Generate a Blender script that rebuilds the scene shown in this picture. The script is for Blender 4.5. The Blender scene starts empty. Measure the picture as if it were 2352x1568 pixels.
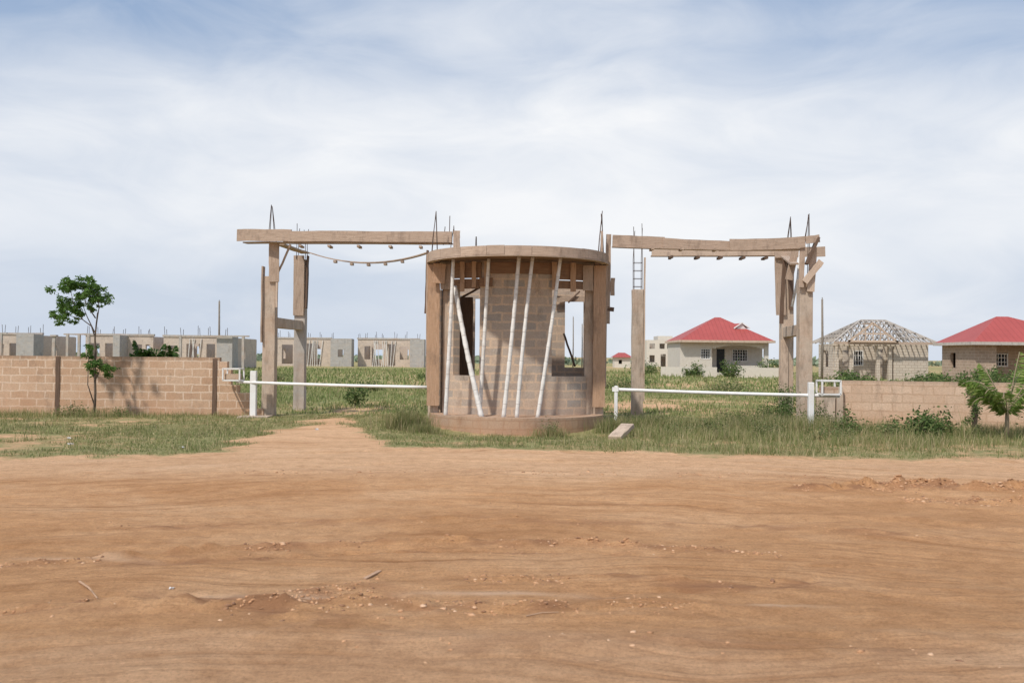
import bpy, math, random
import numpy as np
from mathutils import Vector, Matrix
random.seed(7); RS=np.random.RandomState(11)
scene=bpy.context.scene; COL=scene.collection
V=Vector
# ------------------------------------------------------------------ noise
def vn(x,y,seed=0):
    x=np.asarray(x,float); y=np.asarray(y,float)
    xi=np.floor(x).astype(np.int64); yi=np.floor(y).astype(np.int64)
    fx=x-xi; fy=y-yi; fx=fx*fx*(3-2*fx); fy=fy*fy*(3-2*fy)
    def h(a,b):
        n=(a*374761393+b*668265263+seed*974634777)&0xffffffff
        n=((n^(n>>13))*1274126177)&0xffffffff
        return ((n^(n>>16))&0xffff)/65535.0
    a=h(xi,yi);b=h(xi+1,yi);c=h(xi,yi+1);d=h(xi+1,yi+1)
    return (a*(1-fx)+b*fx)*(1-fy)+(c*(1-fx)+d*fx)*fy
def fbm(x,y,o=4,seed=0):
    t=0;a=.5;s=0
    for i in range(o):
        t=t+a*vn(x*2**i,y*2**i,seed+i);s+=a;a*=.5
    return t/s
# ------------------------------------------------------------------ materials
class NT:
    def __init__(s,name):
        s.m=bpy.data.materials.new(name); s.m.use_nodes=True; s.t=s.m.node_tree
        s.b=s.t.nodes['Principled BSDF']; s.b.inputs['Roughness'].default_value=.9
        s.b.inputs['Specular IOR Level'].default_value=.2
        s.out=s.t.nodes['Material Output']
    def n(s,typ,ins={},**kw):
        nd=s.t.nodes.new(typ)
        for k,v in kw.items(): setattr(nd,k,v)
        for k,v in ins.items():
            if isinstance(v,bpy.types.NodeSocket): s.t.links.new(v,nd.inputs[k])
            else: nd.inputs[k].default_value=v
        return nd
    def co(s,kind='Object'): return s.n('ShaderNodeTexCoord').outputs[kind]
    def map(s,v,scale=(1,1,1),loc=(0,0,0)):
        return s.n('ShaderNodeMapping',{'Vector':v,'Scale':scale,'Location':loc}).outputs[0]
    def noise(s,v,scale,detail=6,rough=.6,dist=0):
        return s.n('ShaderNodeTexNoise',{'Vector':v,'Scale':scale,'Detail':detail,'Roughness':rough,'Distortion':dist}).outputs['Fac']
    def ramp(s,f,stops):
        r=s.n('ShaderNodeValToRGB',{'Fac':f}); e=r.color_ramp.elements
        while len(e)<len(stops): e.new(.5)
        for i,(p,c) in enumerate(stops):
            e[i].position=p; e[i].color=(c if len(c)==4 else (*c,1)) if hasattr(c,'__len__') else (c,c,c,1)
        return r.outputs['Color']
    def mix(s,f,a,b,mode='MIX'):
        nd=s.n('ShaderNodeMix',data_type='RGBA',blend_type=mode)
        for idx,v in ((0,f),(6,a),(7,b)):
            if isinstance(v,bpy.types.NodeSocket): s.t.links.new(v,nd.inputs[idx])
            else:
                nd.inputs[idx].default_value=v if idx==0 else ((*v,1) if len(v)==3 else v)
        return nd.outputs[2]
    def math(s,op,a,b=0.,c=0.,clamp=False):
        nd=s.n('ShaderNodeMath',operation=op,use_clamp=clamp)
        for i,v in enumerate((a,b,c)):
            if isinstance(v,bpy.types.NodeSocket): s.t.links.new(v,nd.inputs[i])
            else: nd.inputs[i].default_value=v
        return nd.outputs[0]
    def bump(s,h,strength=.5,dist=.01,prev=None):
        ins={'Height':h,'Strength':strength,'Distance':dist}
        if prev is not None: ins['Normal']=prev
        return s.n('ShaderNodeBump',ins).outputs[0]
    def set(s,col=None,nrm=None,rough=None):
        if col is not None:
            if isinstance(col,bpy.types.NodeSocket): s.t.links.new(col,s.b.inputs['Base Color'])
            else: s.b.inputs['Base Color'].default_value=(*col,1)
        if nrm is not None: s.t.links.new(nrm,s.b.inputs['Normal'])
        if rough is not None: s.b.inputs['Roughness'].default_value=rough
        return s.m
def block_mat(name,c1,c2,mortar,dirt=(.42,.22,.12),bw=.45,rh=.2,stain=.6,top=None,ms=.02,splash=.5,warp=.06,tops=.6,fade=.4):
    k=NT(name); uv=k.co('UV'); ob=k.co('Object')
    d=k.n('ShaderNodeTexNoise',{'Vector':ob,'Scale':5.,'Detail':4.}).outputs['Color']
    dd=k.n('ShaderNodeVectorMath',{0:d,1:(.5,.5,.5)},operation='SUBTRACT').outputs[0]
    dd=k.n('ShaderNodeVectorMath',{0:dd,'Scale':warp},operation='SCALE').outputs[0]
    v=k.n('ShaderNodeVectorMath',{0:uv,1:dd},operation='ADD').outputs[0]
    br=k.n('ShaderNodeTexBrick',{'Vector':v,'Color1':(*c1,1),'Color2':(*c2,1),'Mortar':(*mortar,1),'Scale':1.,'Mortar Size':ms,'Mortar Smooth':.4,'Bias':0.,'Brick Width':bw,'Row Height':rh})
    c=br.outputs['Color']
    nf=k.noise(ob,3.3,6,.65); c=k.mix(k.ramp(nf,[(.45,0.),(.65,fade)]),c,[(a+b+m)/3 for a,b,m in zip(c1,c2,mortar)])
    n1=k.noise(ob,2.2,8,.65); c=k.mix(k.ramp(n1,[(.45,0.),(.68,.6)]),c,k.mix(.4,dirt,c))
    n2=k.noise(k.map(ob,(1.3,1.3,.5),(3,1,8)),1.8,8,.7)
    c=k.mix(k.math('MULTIPLY',k.ramp(n2,[(.54,0.),(.72,1.)]),stain),c,(.09,.07,.06))
    n3=k.noise(ob,30,6,.7); c=k.mix(.55,c,k.ramp(n3,[(.25,(.55,.55,.55)),(.75,(1.25,1.25,1.25))]),'MULTIPLY')
    z=k.n('ShaderNodeSeparateXYZ',{0:ob}).outputs[2]
    sp=k.math('MULTIPLY',k.math('SUBTRACT',k.math('ADD',.35,k.math('MULTIPLY',n1,.5)),z,clamp=True),1.6,clamp=True)
    c=k.mix(k.math('MULTIPLY',sp,splash),c,dirt)
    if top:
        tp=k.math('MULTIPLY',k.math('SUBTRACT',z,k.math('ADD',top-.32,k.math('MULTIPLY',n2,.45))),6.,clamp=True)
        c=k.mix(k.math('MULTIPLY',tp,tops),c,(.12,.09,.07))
    nb=k.bump(br.outputs['Fac'],-1.,.02); nb2=k.bump(n3,.8,.012,nb)
    return k.set(c,nb2,.95)
def wood_mat(name,a,b,dark=.5,dirt=.35,lo=.66):
    k=NT(name); uv=k.co('UV'); ob=k.co('Object')
    g=k.noise(k.map(uv,(1.2,22,1)),2.5,7,.65,.4); w=k.noise(ob,1.7,5,.6)
    c=k.ramp(g,[(.22,[x*dark for x in a]),(.46,a),(.75,b)])
    ri=k.n('ShaderNodeNewGeometry').outputs['Random Per Island']
    c=k.mix(.7,c,k.ramp(ri,[(0.,(lo,lo*.98,lo*.98)),(1.,(1.12,1.08,1.04))]),'MULTIPLY')
    c=k.mix(k.ramp(w,[(.45,0.),(.7,dirt)]),c,[x*.85 for x in a])
    s=k.noise(k.map(ob,(2,2,.7),(5,5,5)),2.4,7,.7); c=k.mix(k.ramp(s,[(.52,0.),(.72,.6)]),c,(.14,.10,.08))
    f=k.noise(ob,45,4,.7); c=k.mix(.3,c,k.ramp(f,[(.3,(.6,.6,.6)),(.7,(1.2,1.2,1.2))]),'MULTIPLY')
    return k.set(c,k.bump(g,.5,.006),.9)
def conc_mat(name,a,b,stain=.5,dirt=(.48,.29,.18)):
    k=NT(name); ob=k.co('Object')
    n=k.noise(ob,3,8,.65); c=k.ramp(n,[(.3,a),(.7,b)])
    s=k.noise(k.map(ob,(3,3,.6)),2.2,7,.7); c=k.mix(k.math('MULTIPLY',k.ramp(s,[(.50,0.),(.70,1.)]),stain),c,(.11,.085,.07))
    s2=k.noise(k.map(ob,(1,1,1),(7,3,2)),1.3,5,.6); c=k.mix(k.ramp(s2,[(.45,0.),(.7,.45)]),c,dirt)
    f=k.noise(ob,40,5,.75); c=k.mix(.4,c,k.ramp(f,[(.3,(.6,.6,.6)),(.7,(1.2,1.2,1.2))]),'MULTIPLY')
    return k.set(c,k.bump(f,.6,.01,k.bump(n,.4,.03)),.95)
def leaf_mat(name,stops,trans=.35):
    k=NT(name); ri=k.n('ShaderNodeNewGeometry').outputs['Random Per Island']
    c=k.ramp(ri,stops); k.set(c,None,.65)
    tr=k.n('ShaderNodeBsdfTranslucent',{'Color':c})
    mx=k.n('ShaderNodeMixShader',{0:trans,1:k.b.outputs[0],2:tr.outputs[0]})
    k.t.links.new(mx.outputs[0],k.out.inputs[0]); return k.m
def plain(name,c,rough=.6,var=.3,metal=0,dirt=None,dl=.5):
    k=NT(name); ob=k.co('Object'); n=k.noise(ob,5,7,.65)
    col=k.ramp(n,[(.3,[x*(1-var) for x in c]),(.65,c)])
    if dirt:
        d=k.noise(ob,2.6,8,.75); col=k.mix(k.math('MULTIPLY',k.ramp(d,[(.45,0.),(.65,1.)]),dl),col,dirt)
    k.b.inputs['Metallic'].default_value=metal
    return k.set(col,k.bump(n,.15,.01),rough)
M={}
M['wallblk']=block_mat('tan_sandcrete_block',(.50,.32,.21),(.62,.43,.30),(.72,.56,.43),dirt=(.52,.30,.18),top=1.48,stain=.45,warp=.07)
M['wallblk2']=block_mat('pale_sandcrete_block',(.58,.41,.295),(.68,.50,.37),(.52,.36,.25),dirt=(.54,.33,.21),top=1.1,stain=.4,warp=.07)
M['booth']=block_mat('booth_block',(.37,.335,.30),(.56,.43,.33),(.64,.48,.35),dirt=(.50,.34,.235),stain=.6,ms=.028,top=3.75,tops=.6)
M['plinth']=block_mat('plinth_block',(.44,.34,.265),(.54,.40,.29),(.40,.28,.20),stain=.5,bw=.4,rh=.19)
M['shadeblk']=block_mat('shaded_side_block',(.40,.385,.37),(.50,.475,.45),(.42,.39,.36),dirt=(.50,.40,.31),stain=.45,splash=0)  # grey tone paints the shade of the distant houses' side walls
M['tanblk']=block_mat('distant_tan_block',(.58,.49,.42),(.68,.56,.46),(.56,.46,.38),dirt=(.56,.42,.32),stain=.5,splash=0)
M['creamblk']=block_mat('cream_block',(.58,.51,.43),(.68,.60,.50),(.42,.34,.27),dirt=(.54,.44,.35),stain=.15,splash=0,ms=.025)
M['brownblk']=block_mat('brown_block',(.38,.28,.21),(.48,.36,.27),(.56,.45,.35),dirt=(.34,.24,.18),stain=.15,splash=0,ms=.025)
M['wood']=wood_mat('weathered_plank',(.45,.34,.26),(.60,.48,.39))
M['fasciawood']=wood_mat('canopy_edge_plank',(.46,.35,.27),(.58,.47,.38),.55,lo=.8)
M['woodlight']=wood_mat('pale_plank',(.58,.45,.35),(.70,.57,.46),.7)
M['woodorange']=wood_mat('orange_plank',(.48,.31,.20),(.60,.42,.30),.5)
M['woodshade']=wood_mat('shaded_brown_formwork',(.27,.16,.10),(.38,.245,.16),.5)  # brown boards, darkened in colour to paint in the shade under the canopy
M['wooddark']=wood_mat('dark_plank',(.15,.10,.072),(.24,.155,.115),.5)
M['woodgray']=wood_mat('grey_timber',(.50,.46,.42),(.66,.62,.57),.7,dirt=.05)
M['conc']=conc_mat('weathered_concrete',(.46,.36,.275),(.60,.49,.395),.6)
M['concgray']=conc_mat('grey_concrete',(.42,.38,.34),(.54,.49,.44),.4)
M['rust']=plain('rusty_steel',(.10,.065,.05),.8,.4)
M['white']=plain('white_paint',(.82,.81,.79),.45,.06,dirt=(.5,.35,.25),dl=.3)
M['cream']=plain('cream_render',(.64,.59,.52),.9,.1,dirt=(.5,.42,.34),dl=.35)
M['whitewall']=plain('pale_render',(.68,.62,.54),.9,.1)
M['dark']=plain('dark_glass',(.03,.032,.035),.25,.3)
M['pole']=plain('grey_pole_wood',(.26,.22,.18),.9,.3)
M['bark']=plain('bark',(.17,.13,.10),.95,.5)
M['drybark']=plain('pale_stem',(.34,.27,.18),.95,.4)
k=NT('bleached_bamboo'); uv=k.co('UV'); n=k.noise(k.co('Object'),7,6,.7)
c=k.ramp(n,[(.3,(.58,.54,.50)),(.6,(.78,.75,.71))])
wv=k.n('ShaderNodeSeparateXYZ',{0:uv}).outputs[0]
fr=k.math('FRACT',k.math('MULTIPLY',wv,3.1)); nd=k.math('GREATER_THAN',fr,.95)
c=k.mix(k.math('MULTIPLY',nd,.35),c,(.22,.17,.13)); M['bamboo']=k.set(c,k.bump(nd,.5,.01),.6)
def roof_mat(name,a):
    k=NT(name); uv=k.co('UV'); x=k.n('ShaderNodeSeparateXYZ',{0:uv}).outputs[0]
    f=k.math('FRACT',k.math('MULTIPLY',x,2.6)); l=k.math('LESS_THAN',f,.13)
    n=k.noise(k.co('Object'),.8,6,.6)
    c=k.ramp(n,[(.3,[q*.85 for q in a]),(.7,a)]); c=k.mix(k.math('MULTIPLY',l,.3),c,[q*.5 for q in a])
    return k.set(c,k.bump(l,.6,.03),.5)
M['red']=roof_mat('red_metal_roof',(.42,.09,.08))
M['leaf']=leaf_mat('tree_leaf',[(0.,(.06,.12,.025)),(.5,(.11,.21,.045)),(1.,(.20,.32,.09))],.45)
M['leafd']=leaf_mat('shrub_leaf',[(0.,(.05,.09,.028)),(.5,(.11,.17,.05)),(.9,(.18,.24,.08)),(1.,(.30,.26,.12))])
M['leafo']=leaf_mat('weed_leaf',[(0.,(.08,.12,.04)),(.5,(.18,.21,.08)),(.85,(.28,.27,.13)),(1.,(.42,.34,.18))])
M['palm']=leaf_mat('palm_leaf',[(0.,(.12,.20,.035)),(.6,(.22,.32,.075)),(1.,(.36,.40,.14))],.45)
M['palmdark']=leaf_mat('dark_palm_leaf',[(0.,(.02,.05,.012)),(.6,(.05,.10,.02)),(1.,(.10,.16,.04))])
M['grass']=leaf_mat('verge_grass',[(0.,(.13,.17,.05)),(.4,(.22,.25,.09)),(.68,(.36,.32,.15)),(1.,(.58,.46,.29))],.3)
M['fgrass']=leaf_mat('field_grass',[(0.,(.13,.18,.055)),(.45,(.21,.26,.09)),(.78,(.34,.34,.15)),(1.,(.50,.43,.24))],.25)
# dirt
def dirt_color(k):
    ob=k.co('Object'); s=k.n('ShaderNodeSeparateXYZ',{0:ob}); x,y=s.outputs[0],s.outputs[1]
    wob=k.noise(k.map(ob,(.22,.22,1),(4,9,0)),1.,2.5,.45)
    xx=k.math('MULTIPLY',k.math('MULTIPLY',x,x),.055)
    y2=k.math('ADD',k.math('ADD',y,xx),k.math('MULTIPLY',wob,4.0))
    wv=k.n('ShaderNodeCombineXYZ',{0:x,1:y2}).outputs[0]
    big=k.noise(k.map(ob,(.4,.6,1)),1.,7,.62,.6)
    c=k.ramp(big,[(.3,(.53,.275,.125)),(.5,(.61,.335,.165)),(.7,(.69,.42,.235))])
    ap=k.math('MULTIPLY',k.math('SUBTRACT',k.math('ADD',6.1,k.math('MULTIPLY',k.math('SUBTRACT',big,.5),3.5)),k.math('ADD',y,xx)),1.6,clamp=True)
    c=k.mix(k.math('MULTIPLY',ap,.4),c,(.70,.435,.265))
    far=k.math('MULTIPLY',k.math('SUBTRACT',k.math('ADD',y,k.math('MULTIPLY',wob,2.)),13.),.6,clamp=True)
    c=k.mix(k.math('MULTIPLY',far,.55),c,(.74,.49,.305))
    msk=k.ramp(k.noise(k.map(ob,(.35,.8,1),(2,6,0)),1.,5,.6),[(.36,.1),(.62,1.)])
    st=k.noise(k.map(wv,(.07,2.0,1)),1.6,7,.60,.12)
    c=k.mix(k.math('MULTIPLY',msk,.85),c,k.ramp(st,[(.34,(.74,.66,.58)),(.45,(.97,.95,.93)),(.52,(1.,1.,1.)),(.68,(1.10,1.13,1.17))]),'MULTIPLY')
    st3=k.noise(k.map(wv,(.08,6.,1),(8,3,0)),1.6,5,.58,.1)
    c=k.mix(k.math('MULTIPLY',msk,.65),c,k.ramp(st3,[(.32,(.76,.69,.62)),(.43,(1.,1.,1.)),(.62,(1.05,1.06,1.08))]),'MULTIPLY')
    st2=k.noise(k.map(wv,(.3,16,1),(5,2,0)),1.6,6,.6,.2)
    c=k.mix(k.math('MULTIPLY',msk,.45),c,k.ramp(st2,[(.3,(.78,.71,.64)),(.55,(1.04,1.04,1.04))]),'MULTIPLY')
    md=k.noise(ob,5.,10,.78); c=k.mix(.75,c,k.ramp(md,[(.32,(.72,.66,.6)),(.55,(1.05,1.05,1.05))]),'MULTIPLY')
    fn=k.noise(ob,46,8,.84); c=k.mix(.85,c,k.ramp(fn,[(.3,(.54,.49,.45)),(.5,(1.,1.,1.)),(.75,(1.3,1.3,1.3))]),'MULTIPLY')
    vo=k.n('ShaderNodeTexVoronoi',{'Vector':ob,'Scale':36.}); sp=k.math('LESS_THAN',vo.outputs['Distance'],.12)
    c=k.mix(k.math('MULTIPLY',sp,.4),c,(.26,.145,.095))
    nb=k.bump(md,.8,.06); nb=k.bump(fn,.9,.018,nb); nb=k.bump(k.math('MULTIPLY',st3,msk),.9,.06,nb)
    return c,nb,ob
k=NT('red_dirt'); c,nb,_=dirt_color(k)
pa=k.n('ShaderNodeAttribute',attribute_name='pale').outputs['Fac']; da=k.n('ShaderNodeAttribute',attribute_name='loose').outputs['Fac']
c=k.mix(k.math('MULTIPLY',da,.75,clamp=True),c,(.34,.165,.085)); c=k.mix(k.math('MULTIPLY',pa,.65,clamp=True),c,(.78,.54,.37))
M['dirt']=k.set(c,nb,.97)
k=NT('field_ground'); c,nb,ob=dirt_color(k)
at=k.n('ShaderNodeAttribute',attribute_name='grassy').outputs['Fac']
g1=k.noise(ob,1.4,8,.7); g2=k.noise(ob,14,7,.75)
gc=k.ramp(g2,[(.3,(.14,.15,.06)),(.5,(.25,.24,.11)),(.72,(.46,.37,.22))])
g3=k.noise(k.map(ob,(.05,.16,1)),1.,7,.65)
gc=k.mix(.7,gc,k.ramp(g3,[(.35,(.75,1.0,.65)),(.65,(1.25,1.15,1.05))]),'MULTIPLY')
f=k.math('ADD',k.math('SUBTRACT',at,.5),k.math('MULTIPLY',k.math('SUBTRACT',g1,.5),2.4))
f=k.math('MULTIPLY',k.math('ADD',f,.22),2.2,clamp=True)
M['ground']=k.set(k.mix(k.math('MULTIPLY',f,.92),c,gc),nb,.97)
# ------------------------------------------------------------------ mesh building
class MB:
    def __init__(s): s.v=[];s.f=[];s.uv=[]
    def quad(s,pts,uvs):
        i=len(s.v); s.v+= [tuple(p) for p in pts]; s.f.append(tuple(range(i,i+len(pts)))); s.uv+=list(uvs)
    def ring(s,rings,closed_caps=True,uo=None):
        uo=random.uniform(0,40) if uo is None else uo; vo=random.uniform(0,40)
        i0=len(s.v); n=len(rings[0])
        for r in rings: s.v+=[tuple(p) for p in r]
        u=uo
        per=[0]
        for j in range(n): per.append(per[-1]+(V(rings[0][(j+1)%n])-V(rings[0][j])).length)
        for a in range(len(rings)-1):
            du=(sum((V(p) for p in rings[a+1]),V())/n-sum((V(p) for p in rings[a]),V())/n).length
            for j in range(n):
                k2=(j+1)%n
                s.f.append((i0+a*n+j,i0+a*n+k2,i0+(a+1)*n+k2,i0+(a+1)*n+j))
                s.uv+=[(u,vo+per[j]),(u,vo+per[j+1]),(u+du,vo+per[j+1]),(u+du,vo+per[j])]
            u+=du
        if closed_caps:
            s.f.append(tuple(i0+j for j in reversed(range(n)))); s.uv+=[(j*.05,vo) for j in range(n)]
            b=i0+(len(rings)-1)*n
            s.f.append(tuple(b+j for j in range(n))); s.uv+=[(j*.05,vo) for j in range(n)]
    def beam(s,a,b,w,h,up=(0,0,1),seg=1,jit=0.,sag=0.):
        a=V(a);b=V(b);d=(b-a).normalized();up=V(up)
        if abs(d.dot(up))>.98: up=V((0,1,0))
        sd=d.cross(up).normalized(); u2=sd.cross(d)
        R=[]
        for i in range(seg+1):
            t=i/seg; c=a.lerp(b,t)-V((0,0,sag*4*t*(1-t)))
            c=c+sd*random.uniform(-jit,jit)+u2*random.uniform(-jit,jit)
            hw=w/2*(1+random.uniform(-jit,jit)*2); hh=h/2*(1+random.uniform(-jit,jit)*2)
            R.append([c-sd*hw-u2*hh,c+sd*hw-u2*hh,c+sd*hw+u2*hh,c-sd*hw+u2*hh])
        s.ring(R)
    def tube(s,pts,rad,n=8):
        pts=[V(p) for p in pts]; R=[]
        if not hasattr(rad,'__len__'): rad=[rad]*len(pts)
        for i,p in enumerate(pts):
            d=(pts[min(i+1,len(pts)-1)]-pts[max(i-1,0)]).normalized()
            up=V((0,0,1)) if abs(d.z)<.9 else V((0,1,0))
            x=d.cross(up).normalized(); y=x.cross(d)
            R.append([p+(x*math.cos(t)+y*math.sin(t))*rad[i] for t in [2*math.pi*j/n for j in range(n)]])
        s.ring(R,uo=0)
    def obox(s,o,ex,ey,u,v,w,cap=True):
        o=V(o);ex=V(ex).normalized();ey=V(ey).normalized();ez=V((0,0,1))
        P=lambda a,b,c:o+ex*a+ey*b+ez*c
        u0,u1=u;v0,v1=v;w0,w1=w
        s.quad([P(u0,v0,w0),P(u1,v0,w0),P(u1,v0,w1),P(u0,v0,w1)],[(u0,w0),(u1,w0),(u1,w1),(u0,w1)])
        s.quad([P(u1,v1,w0),P(u0,v1,w0),P(u0,v1,w1),P(u1,v1,w1)],[(u1,w0),(u0,w0),(u0,w1),(u1,w1)])
        s.quad([P(u1,v0,w0),P(u1,v1,w0),P(u1,v1,w1),P(u1,v0,w1)],[(v0,w0),(v1,w0),(v1,w1),(v0,w1)])
        s.quad([P(u0,v1,w0),P(u0,v0,w0),P(u0,v0,w1),P(u0,v1,w1)],[(v1,w0),(v0,w0),(v0,w1),(v1,w1)])
        s.quad([P(u0,v0,w1),P(u1,v0,w1),P(u1,v1,w1),P(u0,v1,w1)],[(u0,v0),(u1,v0),(u1,v1),(u0,v1)])
        s.quad([P(u0,v1,w0),P(u1,v1,w0),P(u1,v0,w0),P(u0,v0,w0)],[(u0,v1),(u1,v1),(u1,v0),(u0,v0)])
    def box(s,x,y,z): s.obox((0,0,0),(1,0,0),(0,1,0),x,y,z)
    def wall(s,p0,p1,th,z0,z1,ops=()):
        p0=V((*p0,0));p1=V((*p1,0));L=(p1-p0).length;ex=(p1-p0)/L;ey=V((-ex.y,ex.x,0))
        cuts=sorted({0,L,*[max(0,min(L,q)) for o in ops for q in o[:2]]})
        for a,b in zip(cuts,cuts[1:]):
            if b-a<1e-4: continue
            m=(a+b)/2; z=z0
            for o in sorted([o for o in ops if o[0]<m<o[1]],key=lambda o:o[2]):
                if o[2]>z+1e-4: s.obox(p0,ex,ey,(a,b),(0,th),(z,o[2]))
                z=o[3]
            if z<z1-1e-4: s.obox(p0,ex,ey,(a,b),(0,th),(z,z1))
    def arcwall(s,c,a,b,t0,t1,n,th,z0,z1,inset=0):
        for i in range(n):
            A=math.radians(t0+(t1-t0)*i/n);B=math.radians(t0+(t1-t0)*(i+1)/n)
            o=lambda t,k:(c[0]+(a-k)*math.cos(t),c[1]+(b-k)*math.sin(t))
            r=(a+b)/2*1.12; ua,ub=A*r,B*r
            p=[o(A,0),o(B,0),o(B,th),o(A,th)]
            q=lambda j,z:(p[j][0],p[j][1],z)
            s.quad([q(0,z0),q(1,z0),q(1,z1),q(0,z1)],[(ua,z0),(ub,z0),(ub,z1),(ua,z1)])
            s.quad([q(2,z0),q(3,z0),q(3,z1),q(2,z1)],[(ub,z0),(ua,z0),(ua,z1),(ub,z1)])
            s.quad([q(0,z1),q(1,z1),q(2,z1),q(3,z1)],[(ua,0),(ub,0),(ub,th),(ua,th)])
            s.quad([q(3,z0),q(2,z0),q(1,z0),q(0,z0)],[(ua,0),(ub,0),(ub,th),(ua,th)])
            if i==0: s.quad([q(3,z0),q(0,z0),q(0,z1),q(3,z1)],[(0,z0),(th,z0),(th,z1),(0,z1)])
            if i==n-1: s.quad([q(1,z0),q(2,z0),q(2,z1),q(1,z1)],[(0,z0),(th,z0),(th,z1),(0,z1)])
    def build(s,name,mat,parent=None,smooth=False,bevel=0,label=None,category=None,group=None,origin=None,kind=None):
        o=V(parent.location) if parent is not None else V(origin or (0,0,0))
        me=bpy.data.meshes.new(name)
        me.from_pydata([(p[0]-o.x,p[1]-o.y,p[2]-o.z) for p in s.v],[],s.f)
        l=me.uv_layers.new(name='UVMap'); l.data.foreach_set('uv',np.array(s.uv,dtype=np.float32).ravel())
        return finish(me,name,mat,parent,smooth,bevel,label,category,group,o,kind)
def finish(me,name,mat,parent,smooth,bevel,label,category,group,o,kind):
    me.materials.append(M[mat] if isinstance(mat,str) else mat)
    if smooth: me.polygons.foreach_set('use_smooth',[True]*len(me.polygons))
    ob=bpy.data.objects.new(name,me); COL.objects.link(ob)
    if parent is not None: ob.parent=parent
    else: ob.location=o
    if bevel:
        b=ob.modifiers.new('Bevel','BEVEL'); b.width=bevel; b.segments=2; b.limit_method='ANGLE'
    if label: ob['label']=label
    if category: ob['category']=category
    if group: ob['group']=group
    if kind: ob['kind']=kind
    me.update(); return ob
def top(name,loc,label,category,group=None):
    e=bpy.data.objects.new(name,None); e.location=loc; e.empty_display_size=.3; COL.objects.link(e)
    e['label']=label; e['category']=category
    if group: e['group']=group
    return e
def fast(verts,faces,name,mat,parent=None,origin=(0,0,0),smooth=False,**kw):
    o=V(parent.location) if parent is not None else V(origin)
    verts=np.asarray(verts,np.float32).reshape(-1,3)-np.array(o,dtype=np.float32); faces=np.asarray(faces,np.int32)
    me=bpy.data.meshes.new(name); k=faces.shape[1]
    me.vertices.add(len(verts)); me.vertices.foreach_set('co',verts.ravel())
    me.loops.add(faces.size); me.loops.foreach_set('vertex_index',faces.ravel())
    me.polygons.add(len(faces)); me.polygons.foreach_set('loop_start',np.arange(0,faces.size,k,dtype=np.int32))
    me.polygons.foreach_set('loop_total',np.full(len(faces),k,dtype=np.int32)); me.update(calc_edges=True)
    d=dict(label=None,category=None,group=None,kind=None); d.update(kw)
    return finish(me,name,mat,parent,smooth,0,d['label'],d['category'],d['group'],o,d['kind'])
# ------------------------------------------------------------------ terrain
EX=np.array([-80,-30,-12,-7.5,-5.2,-2.6,0,3,5.7,7.9,14,30,80.]); EY=np.array([13,13.6,14.3,14.7,15.3,16.1,16.5,16.0,15.5,15.3,15.2,15,15.])
def edge(x): return np.interp(x,EX,EY)+(fbm(np.asarray(x)*.9,np.zeros_like(x)+3,4,5)-.5)*.9
def gauss(d,w): return np.exp(-(d/w)**2)
def verge(x,y):
    h=.10*(fbm(x*.25,y*.25,4,21)-.5)+.05*(fbm(x*1.3,y*1.3,4,31)-.5)
    near=np.clip((40-y)/15,0,1)
    return h*(.6+.4*near)+.015-.17*np.clip(1.35-np.abs(x-.1)/2.4,0,1)*gauss(y-21.2,1.7)
RIDGES=[(8.5,.085,-3.9,2.2,.05,.07),(8.15,.08,-3.2,1.6,-.05,.10),(6.35,.03,-2.9,1.6,.065,.11),(7.2,.06,-.6,2.4,.04,.09),(6.1,.0,-2.0,-.6,.03,.2),
        (9.6,.05,-4,4,.03,.12),(11.9,-.018,3.0,9,.035,.12),(12.3,-.0,3.2,10,.09,.14),(11.2,.0,4.4,10,.10,.14),(13.6,.02,-6,6,.015,.2),(5.5,.02,-1,2.8,.018,.15),(6.9,.10,-3.5,-.6,.045,.08),(6.75,-.1,.3,2.6,-.045,.1),(6.65,.02,-2.9,-.2,-.06,.12)]
def ridge_yc(c,kk,x): return c-kk*x*x+.18*(fbm(x*1.1,x*0+c,3,71)-.5)*2
def roadh(x,y):
    y2=y+.055*x*x+2.2*fbm(x*.25,y*.25,2,43)
    h=.045*(fbm(x*.14,y2*1.4,4,41)-.5)+.038*(fbm(x*.2,y2*4.0,2,51)-.5)+.04*(fbm(x*.5,y*.5,3,61)-.5)+.018*(fbm(x*3,y*3,3,66)-.5)
    for c,kk,x0,x1,a,w in RIDGES:
        m=np.clip((x-x0)/.7,0,1)*np.clip((x1-x)/.7,0,1)
        lump=np.clip(fbm(x*5,y*9,4,81)*2.4-.6,0,1.4)
        h=h+a*m*gauss(y-ridge_yc(c,kk,x),w)*lump
    cl=np.clip(fbm(x*.8,y*1.6,3,95)-.50,0,1)*6
    h=h+.018*np.clip(cl,0,1)*(fbm(x*14,y*14,3,99)-.3)
    return h
def axis(segs):
    a=[]
    for s,e,st in segs: a.append(np.arange(s,e,st))
    return np.concatenate(a)
def grid(xs,ys,hf):
    X,Y=np.meshgrid(xs,ys); Z=hf(X,Y); n=len(xs);m=len(ys)
    i=np.arange(n*m).reshape(m,n)
    F=np.stack([i[:-1,:-1],i[:-1,1:],i[1:,1:],i[1:,:-1]],-1).reshape(-1,4)
    return X,Y,Z,F
def pathmask(x,y):
    cx=np.interp(y,[15,17,19,22,25,30,60],[-2.9,-3.2,-3.7,-4.0,-4.3,-4.4,-2]); hw=np.interp(y,[15,17,19,21,23.5,25.5,60],[2.2,1.4,1.0,.7,.2,-.6,-2.])
    d=np.abs(x-cx)-hw+(fbm(x*1.2,y*1.2,4,101)-.5)*2.2
    return np.clip(.5-d*1.1,0,1)
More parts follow.
